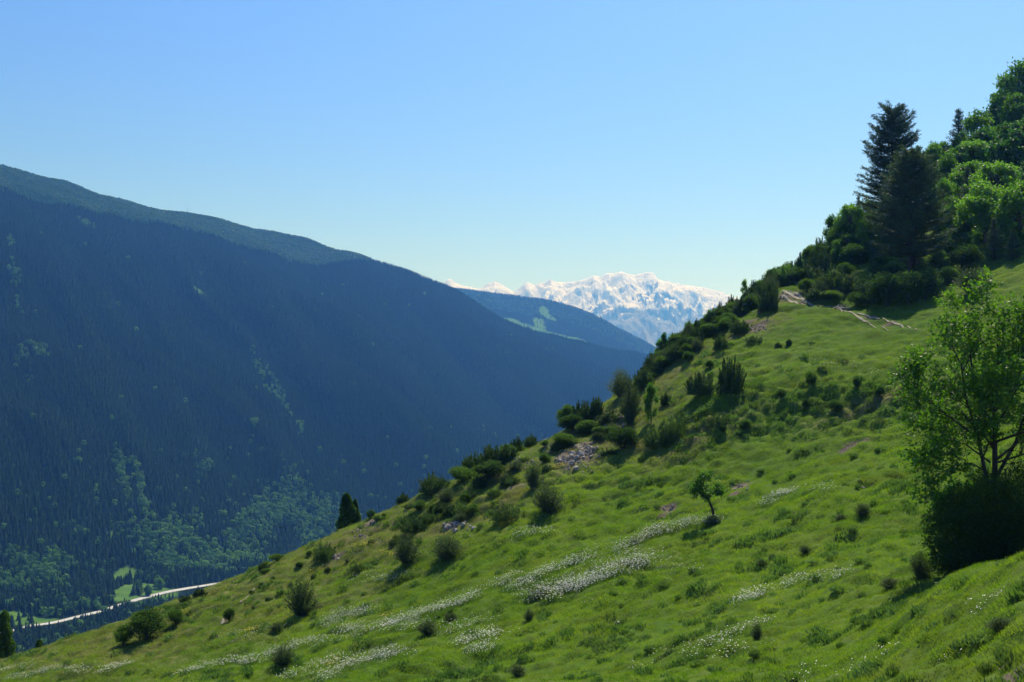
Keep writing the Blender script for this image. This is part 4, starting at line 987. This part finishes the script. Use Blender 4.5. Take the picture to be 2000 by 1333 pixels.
ONE = [
 ('J', 1427, 768, 86, 64, "tall dark spiky juniper, biggest on the open slope"), ('J', 1368, 770, 52, 56, "shorter dark juniper left of the biggest one"), ('J', 1408, 684, 36, 26, "small dark juniper uphill of the two big ones"),
 ('F', 1231, 830, 96, 44, "tall twiggy grey green bush on the rocky ridge"), ('S', 1272, 826, 76, 30, "slender young tree with light leaves beside the tall twiggy bush"),
 ('J', 1258, 757, 48, 48, "dark rounded juniper on the ridge above the twiggy bush"), ('F', 1213, 775, 58, 56, "grey green round bush on the skyline left of the dark juniper"),
 ('L', 1322, 858, 62, 66, "right part of the wide olive bush mat on the mid slope"), ('L', 1285, 872, 52, 70, "left part of the wide olive bush mat on the mid slope"), ('D', 1216, 878, 44, 58, "dark low bush below the tall twiggy bush"),
 ('J', 1302, 790, 26, 26, "little dark bush between the young tree and the junipers"), ('J', 1165, 812, 46, 32, "right end of the juniper hedge on the skyline"), ('J', 1138, 826, 54, 46, "middle of the juniper hedge on the skyline"), ('R', 1108, 826, 46, 40, "light green left end of the juniper hedge on the skyline"), ('D', 1120, 842, 36, 50, "dark underside bush of the skyline hedge"),
 ('J', 1036, 846, 28, 26, "upper of two small spiky junipers on the skyline"), ('J', 1010, 860, 36, 32, "lower of two small spiky junipers on the skyline"),
 ('J', 925, 922, 44, 52, "left of the dark bushes massed on the skyline"), ('J', 958, 912, 52, 52, "middle of the dark bushes massed on the skyline"), ('J', 985, 905, 46, 50, "right of the dark bushes massed on the skyline"), ('R', 1000, 872, 24, 44, "yellow green bush above the dark skyline mass"),
 ('D', 955, 935, 36, 60, "shaded low bush under the dark skyline mass"), ('R', 905, 945, 34, 50, "green bush left of the dark skyline mass"), ('J', 848, 962, 44, 56, "dark bush leaning over the skyline, lone"), ('F', 872, 980, 30, 44, "olive bush below the lone skyline bush"),
 ('J', 786, 982, 26, 32, "small dark bush low on the skyline"), ('L', 918, 972, 24, 52, "low green bush mat in the grass under the skyline"), ('L', 1000, 945, 22, 40, "little green mat beside the twin bushes"),
 ('F', 1042, 955, 56, 42, "upper of the twin dark twiggy bushes"), ('F', 1072, 1002, 64, 66, "lower of the twin dark twiggy bushes, with a long shadow"), ('L', 990, 1016, 40, 82, "wide low olive bush left of the twin bushes"),
 ('L', 808, 1038, 44, 66, "dark green spreading bush on the rocky slope"), ('L', 838, 1022, 34, 50, "smaller half of the spreading bush on the rocky slope"), ('F', 795, 1102, 62, 56, "dark twiggy bush, left one of a pair on the slope"), ('F', 872, 1093, 54, 64, "dark twiggy bush, right one of a pair on the slope"),
 ('F', 588, 1205, 84, 66, "lone dark twiggy bush on the smooth grass"), ('L', 634, 1092, 44, 56, "bush near the lower skyline with yellow flowers beneath"), ('J', 515, 1115, 20, 24, "small dark bush right at the lower skyline"),
 ('D', 286, 1252, 62, 70, "big dark bush at lower left, with a smaller one leaning on it"), ('R', 241, 1262, 44, 36, "smaller green bush at the left side of the big dark one"), ('R', 345, 1222, 34, 32, "round green bush right of the big dark bush"),
 ('F', 552, 1302, 46, 52, "dark bush among daisies near the bottom edge"), ('D', 449, 1214, 28, 22, "small dark bush above a bare earth streak"), ('J', 390, 1165, 18, 34, "low dark hedge bush on the skyline by the valley road"), ('J', 362, 1176, 16, 26, "lowest hedge bush on the skyline by the valley road"),
 ('R', 540, 1096, 14, 30, "green bush on the skyline left of the little tree"), ('R', 1195, 850, 20, 30, "small bush between scree patches"), ('F', 1390, 1026, 22, 40, "dark weeds at the foot of the leaning tree"),
 ('F', 1953, 1235, 34, 62, "grey dry herb clump in the near grass by the picture edge"), ('F', 1738, 1150, 26, 44, "low pale herb clump left of the big dark bush"), ('F', 1800, 1132, 60, 50, "sparse reddish shrub at the left side of the big dark bush"),
 ('F', 1478, 1252, 40, 26, "single upright green weed among daisies"), ('F', 1684, 1010, 32, 36, "grey green weed bush in the middle of the meadow"), ('F', 1643, 1018, 16, 26, "small weed left of the grey green one"),
 ('L', 1475, 668, 16, 46, "low bush at the lower edge of the brown bare bank"), ('J', 1520, 680, 14, 14, "small round bush below the brown bare bank, left of two"), ('J', 1541, 674, 14, 14, "small round bush below the brown bare bank, right of two"),
 ('D', 1585, 755, 26, 22, "dark tuft on the edge of the shaded bank"), ('D', 1674, 758, 20, 16, "dark tuft right on the shaded bank"), ('D', 1525, 780, 22, 18, "dark tuft left on the shaded bank"), ('D', 1575, 800, 22, 16, "dark tuft in the middle of the shaded bank"), ('R', 1632, 803, 22, 28, "green tuft low on the shaded bank"),
 ('R', 1718, 775, 22, 20, "small bush on the bank behind the near tree"), ('L', 1405, 832, 30, 56, "bush mat on the bank below the biggest juniper"), ('D', 1412, 845, 16, 14, "tiny dark bush at the foot of the bank"), ('R', 1455, 840, 22, 24, "green bush at the foot of the bank"),
 ('F', 1033, 1215, 30, 24, "dry yellowish herb beside a daisy drift"), ('F', 835, 1240, 34, 46, "dark herbs under the long daisy drift"), ('F', 880, 1215, 22, 30, "dark herb clump at the end of the long daisy drift"), ('F', 1010, 1320, 26, 40, "green herb clump near the bottom edge"),
 ('L', 700, 1115, 20, 34, "green mat below the yellow flowers"), ('J', 640, 1118, 12, 14, "tiny bush on the dry slope"), ('F', 540, 1232, 18, 34, "dark weeds left below the lone twiggy bush"),
 ('S', 724, 1003, 20, 16, "pale thin sapling on the skyline right of the poplar"), ('S', 1290, 690, 44, 24, "open branched young tree sticking up from the ridge bushes"),
 ('J', 1500, 606, 52, 48, "dark juniper where the bushes end by the track"), ('J', 1445, 650, 30, 42, "juniper at the lower edge of the ridge bushes, by the bare bank"), ('R', 1385, 720, 16, 16, "small pale bush on the grass left of the ridge bushes"), ('R', 1345, 708, 24, 22, "light green bush at the edge of the ridge bushes"),
 ('F', 1508, 1095, 14, 18, "small pale weed ball in the meadow"), ('F', 1573, 1082, 20, 26, "pale weed ball in the meadow, larger"), ('F', 1487, 1110, 22, 22, "upright pale weed ball in the meadow"),
]
for k, px, py, hp, wp, lab in ONE: put(k, px, py, hp, wp, lab)
# the thicket along the upper ridge line
RID = [(1262, 748, 1255, 700), (1300, 722, 1290, 662), (1360, 686, 1350, 610), (1420, 645, 1410, 575), (1480, 604, 1470, 545), (1530, 570, 1520, 520)]
rx_, lo_, hi_ = [a[0] for a in RID], [a[1] for a in RID], [a[3] for a in RID]
for i, px in enumerate(sorted(rng.uniform(1262, 1508, 118))):
    lo, hi = np.interp(px, rx_, lo_), np.interp(px, rx_, hi_) + 30
    t = rng.random() ** 0.9; py = lo + (hi - lo) * t; k = 'JRJRFJJR'[i % 8]
    put(k, px, py, rng.uniform(18, 44) * (0.7 if k == 'R' else 1), rng.uniform(20, 38) * (0.5 if k == 'C' else 1), "%s in the ridge thicket, %s counting up from its lower end" % ({'J': 'dark juniper', 'R': 'round leafy bush', 'C': 'columnar juniper', 'F': 'twiggy bush'}[k], ordn(i + 1)), "bushes crowded along the upper ridge line")
for i in range(10):
    t = (i + rng.random()) / 10; px = 1262 + 240 * t
    put('CS'[i % 2], px, np.interp(px, rx_, hi_) + 32, rng.uniform(34, 50), rng.uniform(14, 26), "thin treetop sticking up from the ridge thicket, %s from its lower end" % ordn(i + 1), "thin treetops of the ridge thicket")

# --- small leaning tree on the meadow
def limb_tree(seed, skeleton, levels, leaf, nleaf, ls, mat, bark='greybark', lcount=(8, 14), droop=0.0):
    """skeleton: list of (points, radii) for the main limbs; levels: [(per limb, length, spread, up), ...]"""
    r = np.random.default_rng(seed); limbs = [[np.array(p, float), np.array(q, float)] for p, q in skeleton]; tubes = [tube(p, q, 7) for p, q in limbs]; cur = limbs
    for li, (cnt, ln, spread, up) in enumerate(levels):
        nxt = []
        for p, q in cur:
            tot = np.linalg.norm(np.diff(p, axis=0), axis=1).sum()
            for k in range(cnt):
                s = r.uniform(0.30 if li == 0 else 0.2, 1.0); f_ = s * (len(p) - 1); j = min(int(f_), len(p) - 2); w_ = f_ - j
                b = p[j] * (1 - w_) + p[j + 1] * w_; rb = q[j] * (1 - w_) + q[j + 1] * w_; t = unit(p[j + 1] - p[j])
                side = unit(np.cross(t, r.normal(size=3))); d_ = unit(t * (1 - spread) + side * spread + np.array([0, 0, up])); L_ = ln * r.uniform(0.6, 1.25) * (1.15 - 0.5 * s)
                m_ = b + d_ * L_ * 0.5 + r.normal(size=3) * L_ * 0.05; e = b + d_ * L_ + np.array([0, 0, (up * 0.25 - droop * (li > 0)) * L_]) + r.normal(size=3) * L_ * 0.07
                r0 = max(0.004, rb * 0.55); nn = [np.array([b, m_, e]), np.array([r0, r0 * 0.6, r0 * 0.25])]; nxt.append(nn); tubes.append(tube(nn[0], nn[1], 4 if li else 5))
        cur = nxt
    C_, D_ = [], []
    for p, q in cur:
        k = r.integers(*lcount); s = r.uniform(0.15, 1.05, k); c = p[0] * ((1 - s) ** 2)[:, None] + p[1] * (2 * s * (1 - s))[:, None] + p[2] * (s * s)[:, None]
        C_.append(c + r.normal(size=(k, 3)) * ls * 0.55); D_.append(unit(p[2] - p[0])[None, :] + r.normal(size=(k, 3)) * 0.5 + np.array([0, 0, -0.15]))
    f = cards(np.concatenate(C_), np.concatenate(D_), ls, ls * 0.58, r, 0.35, 0.18)
    return f, tubes
def place_tree(name, px, py, Y, f, tubes, nmain, label, cat, mat, bark, scale=1.0, yaw=0):
    if Y is None: x, y, z = near.hit(px, py, 22)
    else: y = Y; x = (px - 1000) / F * y; z = float(near.h(x, y))
    root = bpy.data.objects.new(name, None); C.objects.link(root); root.location = (x, y, z - 0.08); root.scale = (scale,) * 3; root.rotation_euler = (0, 0, yaw); tag(root, label, cat)
    obj("crown", mesh_np("crown", *f, MAT[mat]), root)
    obj("trunk", mesh_np("trunk", *join(tubes[:nmain]), MAT[bark]), root); obj("branches", mesh_np("branches", *join(tubes[nmain:]), MAT[bark]), root)
    return root
x_, yl, z_ = near.hit(1397, 1012, 22); q = yl / F
sk = [([(0, 0, -.2), (-6 * q, 0, 22 * q), (-18 * q, 0, 46 * q), (-22 * q, 0.1, 68 * q)], [3.0 * q, 2.6 * q, 2.0 * q, 1.0 * q]), ([(-14 * q, 0, 38 * q), (-2 * q, .1, 54 * q), (10 * q, 0, 62 * q)], [1.6 * q, 1.1 * q, .5 * q]), ([(-15 * q, 0, 40 * q), (-34 * q, -.1, 54 * q), (-44 * q, 0, 58 * q)], [1.6 * q, 1.1 * q, .5 * q]), ([(-19 * q, 0, 50 * q), (-24 * q, -.2, 70 * q), (-20 * q, -.2, 88 * q)], [1.4 * q, .9 * q, .4 * q])]
f, tb = limb_tree(301, sk, [(10, 0.50, 0.7, 0.15), (7, 0.28, 0.7, 0.1)], None, 0, 0.12, 'leaf', lcount=(10, 16))
place_tree("leaning_tree", 1397, 1012, yl, f, tb, 4, "small crooked tree leaning left, alone in the middle of the meadow", "tree", 'leaf', 'bark')

# --- poplars behind the crest
def put_pop(seed, px, Y, top, wp, label):
    x = (px - 1000) / F * Y; z = float(near.h(x, Y)); ht = (HZ - top) / F * Y - z
    root = bpy.data.objects.new("poplar_tree", None); C.objects.link(root); root.location = (x, Y, z); w = wp / F * Y / 0.26; root.scale = (w, w, ht); tag(root, label, "poplar tree")
    for pn, me in mk_poplar(seed): obj(pn, me, root)
put_pop(1, 677, 112, 963, 38, "slim poplar with two tips rising behind the skyline")
put_pop(2, 694, 112.6, 975, 22, "narrow shorter poplar close beside the slim poplar")
put_pop(3, 9, 112, 1192, 34, "dark poplar at the left picture edge")
put_pop(4, 77, 108, 1248, 18, "small dark poplar on the skyline near the left edge")

# --- near tree and the dense bush at its foot
YT = 51.0
zt = float(near.h((1942 - 1000) / F * YT, YT)); q = YT / F
def P3(px, py, dy=0.0): return np.array([(px - 1942) * q, dy, (HZ - py) * q - zt])
sk = [([P3(1942, 1110), P3(1943, 960), P3(1945, 860, .1), P3(1943, 776, .1), P3(1950, 692, 0), P3(1945, 633, 0)], [.15, .13, .10, .07, .045, .02]),
      ([P3(1935, 1090), P3(1925, 940, -.2), P3(1905, 852, -.3), P3(1880, 776, -.4), P3(1870, 709, -.4), P3(1850, 663, -.3)], [.10, .085, .065, .045, .03, .012]),
      ([P3(1945, 930), P3(1990, 860, .3), P3(2020, 776, .4), P3(2030, 684, .4), P3(2020, 625, .3)], [.08, .07, .05, .035, .012]),
      ([P3(1944, 880), P3(1925, 793, .5), P3(1910, 709, .7), P3(1905, 642, .8), P3(1900, 591, .7)], [.07, .055, .04, .03, .012]),
      ([P3(1943, 835), P3(1975, 759, -.5), P3(1985, 684, -.7), P3(1975, 616, -.8)], [.06, .045, .03, .012]),
      ([P3(1935, 900, 0), P3(1895, 865, .6), P3(1840, 852, .8), P3(1770, 843, .8)], [.045, .03, .02, .006]),
      ([P3(1930, 920, 0), P3(1890, 900, -.4), P3(1840, 905, -.7), P3(1800, 920, -.8)], [.04, .028, .018, .006]),
      ([P3(1905, 852, -.3), P3(1850, 810, -.2), P3(1800, 768, 0), P3(1770, 726, 0)], [.05, .035, .02, .007]),
      ([P3(1945, 860, .1), P3(2000, 835, -.6), P3(2070, 801, -.9), P3(2130, 776, -1)], [.06, .045, .025, .008]),
      ([P3(1950, 900, .1), P3(2020, 880, .3), P3(2090, 870, .5)], [.05, .035, .01]),
      ([P3(1944, 843, .1), P3(1960, 793, 1.2), P3(1980, 742, 1.9)], [.05, .035, .01]), ([P3(1944, 852, .1), P3(1920, 801, -1.2), P3(1915, 742, -1.9)], [.05, .035, .01])]
f, tb = limb_tree(401, sk, [(19, 1.9, 0.58, 0.25), (8, 0.80, 0.6, 0.08)], None, 0, 0.165, 'bright', lcount=(10, 17), droop=0.06)
place_tree("foreground_tree", 1942, 1110, YT, f, tb, len(sk), "leafy bright green tree rising from the dark bush at the right edge", "tree", 'fresh' if 'fresh' in MAT else 'bright', 'bark')

def hull_bush(name, blobs, n, ls, mat, label, cat, r0=501):
    """a dense bush: leaves spread through the volume of overlapping blobs given as (px, py, Y, rx, ry, rz in metres)"""
    r = np.random.default_rng(r0); C_, D_, st = [], [], []
    cx = np.mean([b[0] for b in blobs]); Yc = np.mean([b[2] for b in blobs]); x0 = (cx - 1000) / F * Yc; z0 = float(near.h(x0, Yc)); base = np.array([x0, Yc, z0])
    vol = np.array([b[3] * b[5] for b in blobs]); vol = vol / vol.sum()
    for b, v in zip(blobs, vol):
        c = np.array([(b[0] - 1000) / F * b[2], b[2], (HZ - b[1]) / F * b[2]]); k = int(n * v); o_ = unit(r.normal(size=(k, 3))); q_ = r.uniform(0.5, 1.0, k) ** 0.5
        bump = 1 + 0.22 * np.sin(o_[:, 0] * 7 + b[0]) * np.cos(o_[:, 2] * 6 + b[1]) + 0.11 * r.normal(size=k)
        C_.append(c + o_ * (q_ * bump)[:, None] * np.array([b[3], b[4], b[5]]) - base); D_.append(o_ + (0, 0, .2))
        for j in range(5):
            e = c + unit(r.normal(size=3)) * np.array([b[3], b[4], b[5]]) * 0.8 - base; s0 = np.array([c[0] - base[0] + r.normal() * 0.2, c[1] - base[1], -0.1]); st.append(tube([s0, (s0 + e) / 2 + r.normal(size=3) * .1, e], [.035, .02, .008], 4))
    c = np.concatenate(C_); gzz = near.h(c[:, 0] + base[0], c[:, 1] + base[1]) - base[2]; c[:, 2] = np.maximum(c[:, 2], gzz + 0.02 + 0.1 * r.random(len(c)))
    root = bpy.data.objects.new(name, None); C.objects.link(root); root.location = base; tag(root, label, cat)
    obj("foliage", mesh_np("foliage", *cards(c, np.concatenate(D_), ls, ls * 0.6, r, 0.8), MAT[mat]), root); obj("stem", mesh_np("stem", *join(st), MAT['bark']), root)
K_ = 1.18
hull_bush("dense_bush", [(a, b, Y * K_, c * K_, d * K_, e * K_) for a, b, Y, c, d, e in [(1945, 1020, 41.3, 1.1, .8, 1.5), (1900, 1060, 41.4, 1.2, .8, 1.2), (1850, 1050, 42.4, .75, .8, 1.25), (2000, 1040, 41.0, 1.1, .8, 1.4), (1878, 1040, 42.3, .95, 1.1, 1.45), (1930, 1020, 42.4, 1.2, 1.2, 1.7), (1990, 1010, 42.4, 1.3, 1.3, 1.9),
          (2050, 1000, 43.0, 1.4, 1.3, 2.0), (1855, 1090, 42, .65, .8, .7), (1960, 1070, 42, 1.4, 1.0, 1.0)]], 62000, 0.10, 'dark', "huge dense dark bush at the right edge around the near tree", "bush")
hull_bush("side_bush", [(1858, 985, 43.2 * K_, .8, .8, .66), (1880, 965, 43.6 * K_, .7, .7, .5)], 7000, 0.09, 'leaf', "bright green sunlit bush top at the left shoulder of the dark bush", "bush", 511)

# --- weed clumps dotted over the meadow
placed = 0; weeds = []
while placed < 120:
    px, py = rng.uniform(450, 1990), rng.uniform(640, 1325)
    x, y, z = near.hit(px, py, 22)
    if abs(HZ - z / y * F - py) > 4: continue
    if px > 1500 and 590 < py < 700 and rng.random() < 0.7: continue
    if fbm(np.array([x / 9]), np.array([y / 7]), 2)[0] < -0.08 and rng.random() < 0.8: continue
    s = rng.uniform(0.24, 0.5) * F / y
    weeds.append((put('T', px, py, s * rng.uniform(0.6, 1.0), s * rng.uniform(0.9, 1.7), "weed clump", "weed clumps dotted over the meadow"), px, py)); placed += 1
REF = [(1397, 1012, "the leaning tree"), (588, 1205, "the lone twiggy bush"), (1850, 1080, "the huge dark bush"), (1427, 768, "the biggest juniper"), (1060, 990, "the twin twiggy bushes"), (900, 1176, "the long daisy drift"), (1600, 800, "the shaded bank"), (1700, 621, "the wheel track")]
by_ref = {}
for o_w, px, py in weeds:
    k = int(np.argmin([math.hypot(px - a, py - b) for a, b, c in REF])); by_ref.setdefault(k, []).append((math.hypot(px - REF[k][0], py - REF[k][1]), o_w))
for k, lst in by_ref.items():
    for i, (d_, o_w) in enumerate(sorted(lst, key=lambda t: t[0])): o_w['label'] = "small rough weed clump, %s nearest to %s" % (ordn(i + 1), REF[k][2])

# scrub along the lower ridge line
LR = [(480, 1140, 12), (560, 1100, 14), (620, 1075, 16), (700, 1030, 16), (760, 1003, 18), (830, 985, 26), (880, 960, 34), (930, 950, 40), (1000, 905, 36), (1060, 868, 30), (1130, 850, 40), (1180, 830, 40), (1240, 790, 40)]
for i, px in enumerate(sorted(rng.uniform(490, 1240, 60))):
    py = np.interp(px, [a[0] for a in LR], [a[1] for a in LR]) + rng.random() ** 1.5 * 70; s = np.interp(px, [a[0] for a in LR], [a[2] for a in LR]) * rng.uniform(0.5, 1.0); k = 'JFLRRJL'[i % 7]
    if math.hypot((px - 1125) / 52, (py - 895) / 45) < 1: py = 862 - (px - 1125) * 0.5
    put(k, px, py, s * (0.6 if k == 'L' else 0.85), s * rng.uniform(0.9, 1.5), "%s among the scrub under the lower skyline, %s from its left end" % ({'J': 'small juniper', 'F': 'twiggy bush', 'L': 'low green mat', 'R': 'green bush', 'D': 'dark bush'}[k], ordn(i + 1)), "scrub along the lower ridge")
# trees that stand apart in the valley clearing
for i, (px, py, hp, k, lab) in enumerate([(262, 1163, 24, 'P', "dark conifer in the valley clearing, leftmost of the clump"), (276, 1160, 26, 'P', "dark conifer in the valley clearing, second in the clump"), (289, 1164, 22, 'B', "leafy tree in the valley clearing, right end of the clump"), (270, 1150, 18, 'B', "leafy tree behind the conifers in the valley clearing"),
                                     (230, 1150, 20, 'P', "conifer at the left edge of the valley clearing"), (312, 1150, 22, 'B', "leafy tree at the right edge of the valley clearing"), (243, 1183, 16, 'P', "small conifer between the clearing and the road"), (192, 1192, 15, 'B', "round tree close above the valley road")]):
    x, y, z = far.hit(px, py, 700); root = bpy.data.objects.new("valley_tree", None); C.objects.link(root); root.location = (x, y, z - 0.3); h = hp / F * y; w = h * (0.62 if k == 'P' else 0.85) / (WID[k]); root.scale = (w, w, h); tag(root, lab, "tree", "trees standing in the valley clearing")
    for pn, me in KIND[k][i % len(KIND[k])]: obj(pn, me, root)
# --- scree stones
def rock_mesh(seed):
    r = np.random.default_rng(seed); bm_v = []
    import bmesh
    bm = bmesh.new(); bmesh.ops.create_icosphere(bm, subdivisions=2, radius=0.5)
    k = r.normal(size=(5, 3)); k = unit(k); h = r.uniform(0.22, 0.42, 5)
    for v in bm.verts:
        p = np.array(v.co)
        for kk, hh in zip(k, h):
            dd = p @ kk
            if dd > hh: p = p - kk * (dd - hh)
        p *= 1 + 0.10 * r.normal(); v.co = p
    me = bpy.data.meshes.new("stone"); bm.to_mesh(me); bm.free(); me.materials.append(MAT['stone']); return me
MAT['stone'] = plain_mat("grey_limestone", (0.17, 0.15, 0.12), (0.40, 0.37, 0.31), 4, 0.85, 0.6, 0.03)
rk = [rock_mesh(i) for i in range(6)]
RUB = [(1130, 890, 36, 24, 230), (1108, 905, 16, 10, 70), (1148, 873, 16, 8, 50), (1200, 827, 14, 8, 60), (1080, 875, 18, 8, 40), (888, 1026, 26, 8, 70), (735, 1018, 12, 9, 26), (700, 1040, 14, 10, 26), (655, 1085, 10, 10, 16),
       (1540, 574, 16, 6, 26), (1645, 600, 14, 4, 24), (1445, 952, 20, 12, 26), (1306, 996, 12, 8, 12), (1475, 640, 30, 12, 34), (1020, 905, 26, 10, 24), (1560, 556, 14, 6, 14), (1225, 848, 14, 6, 20)]
fp = []
for px, py, sx, sy, n in RUB:
    for i in range(n): fp.append(near.hit(px + rng.normal() * sx * 0.6, py + rng.normal() * sy * 0.6 - 0.0, 22))
fp = np.array(fp); n = len(fp); s = rng.uniform(0.06, 0.24, n)
o = scatter("rubble", fp + np.array([0, 0, 0.02]), rng.uniform(0, 6.28, (n, 3)), np.stack([s * 1.2, s, s * 0.8], -1), rk, rng.integers(0, 6, n)); tag(o, "loose grey stones of the scree and bare patches", "rubble", kind='stuff')
for i, (px, py) in enumerate(sorted(([(1125, 890), (1100, 905), (1200, 827), (888, 1026)][i % 4][0] + rng.normal() * 14, [(1125, 890), (1100, 905), (1200, 827), (888, 1026)][i % 4][1] + rng.normal() * 7) for i in range(16))):
    x, y, z = near.hit(px, py, 22); o = obj("rock", rk[i % 6]); o.location = (x, y, z + 0.04); s = rng.uniform(0.35, 0.6); o.scale = (s * 1.3, s, s * 0.8); o.rotation_euler = tuple(rng.uniform(0, 6.28, 3))
    tag(o, "larger grey stone in the scree on the ridge, %s from the left" % ordn(i + 1), "rock", "larger stones in the scree")
for px, py, w, lab in [(795 + 413, 1219, .42, "flat pale stone lying in the dark green grass near the bottom"), (1205, 1221, .3, "smaller pale stone beside the flat one"), (1685, 955, .3, "pale stone in the grass left of the near tree")]:
    x, y, z = near.hit(px, py, 22); o = obj("rock", rk[0]); o.location = (x, y, z + 0.08); o.scale = (w, w * .6, w * .4); tag(o, lab, "rock")

# --- thin mast on the far ridge
x, y, z = far.hit(366, 452, 1500); y = float(fline(-833, 2000, 366)) + 320; x = (366 - 1000) / F * y; z = float(far.h(x, y))
root = bpy.data.objects.new("radio_mast", None); C.objects.link(root); root.location = (x, y, z); tag(root, "thin lattice mast standing on the far forested ridge", "mast")
H_ = 26.0; lat = []
for a_ in range(3):
    c_, s_ = math.cos(a_ * 2.094), math.sin(a_ * 2.094); lat.append(tube([(c_ * .7, s_ * .7, -1), (c_ * .25, s_ * .25, H_)], [.12, .08], 4))
for k in range(12):
    z1, z2 = k * H_ / 12, (k + 1) * H_ / 12; w1, w2 = .7 - .45 * z1 / H_, .7 - .45 * z2 / H_
    for a_ in range(3):
        c_, s_, c2, s2 = math.cos(a_ * 2.094), math.sin(a_ * 2.094), math.cos((a_ + 1) * 2.094), math.sin((a_ + 1) * 2.094); lat.append(tube([(c_ * w1, s_ * w1, z1), (c2 * w2, s2 * w2, z2)], [.05, .05], 3))
MAT['steel'] = plain_mat("galvanised_steel", (0.25, 0.26, 0.27), (0.35, 0.36, 0.37), 2, 0.5, 0.0)
obj("lattice", mesh_np("lattice", *join(lat), MAT['steel']) if False else mesh_np("lattice", *join([t for t in lat]), MAT['steel']), root)
obj("antenna", mesh_np("antenna", *tube([(0, 0, H_), (0, 0, H_ + 4)], [.08, .05], 5), MAT['steel']), root)
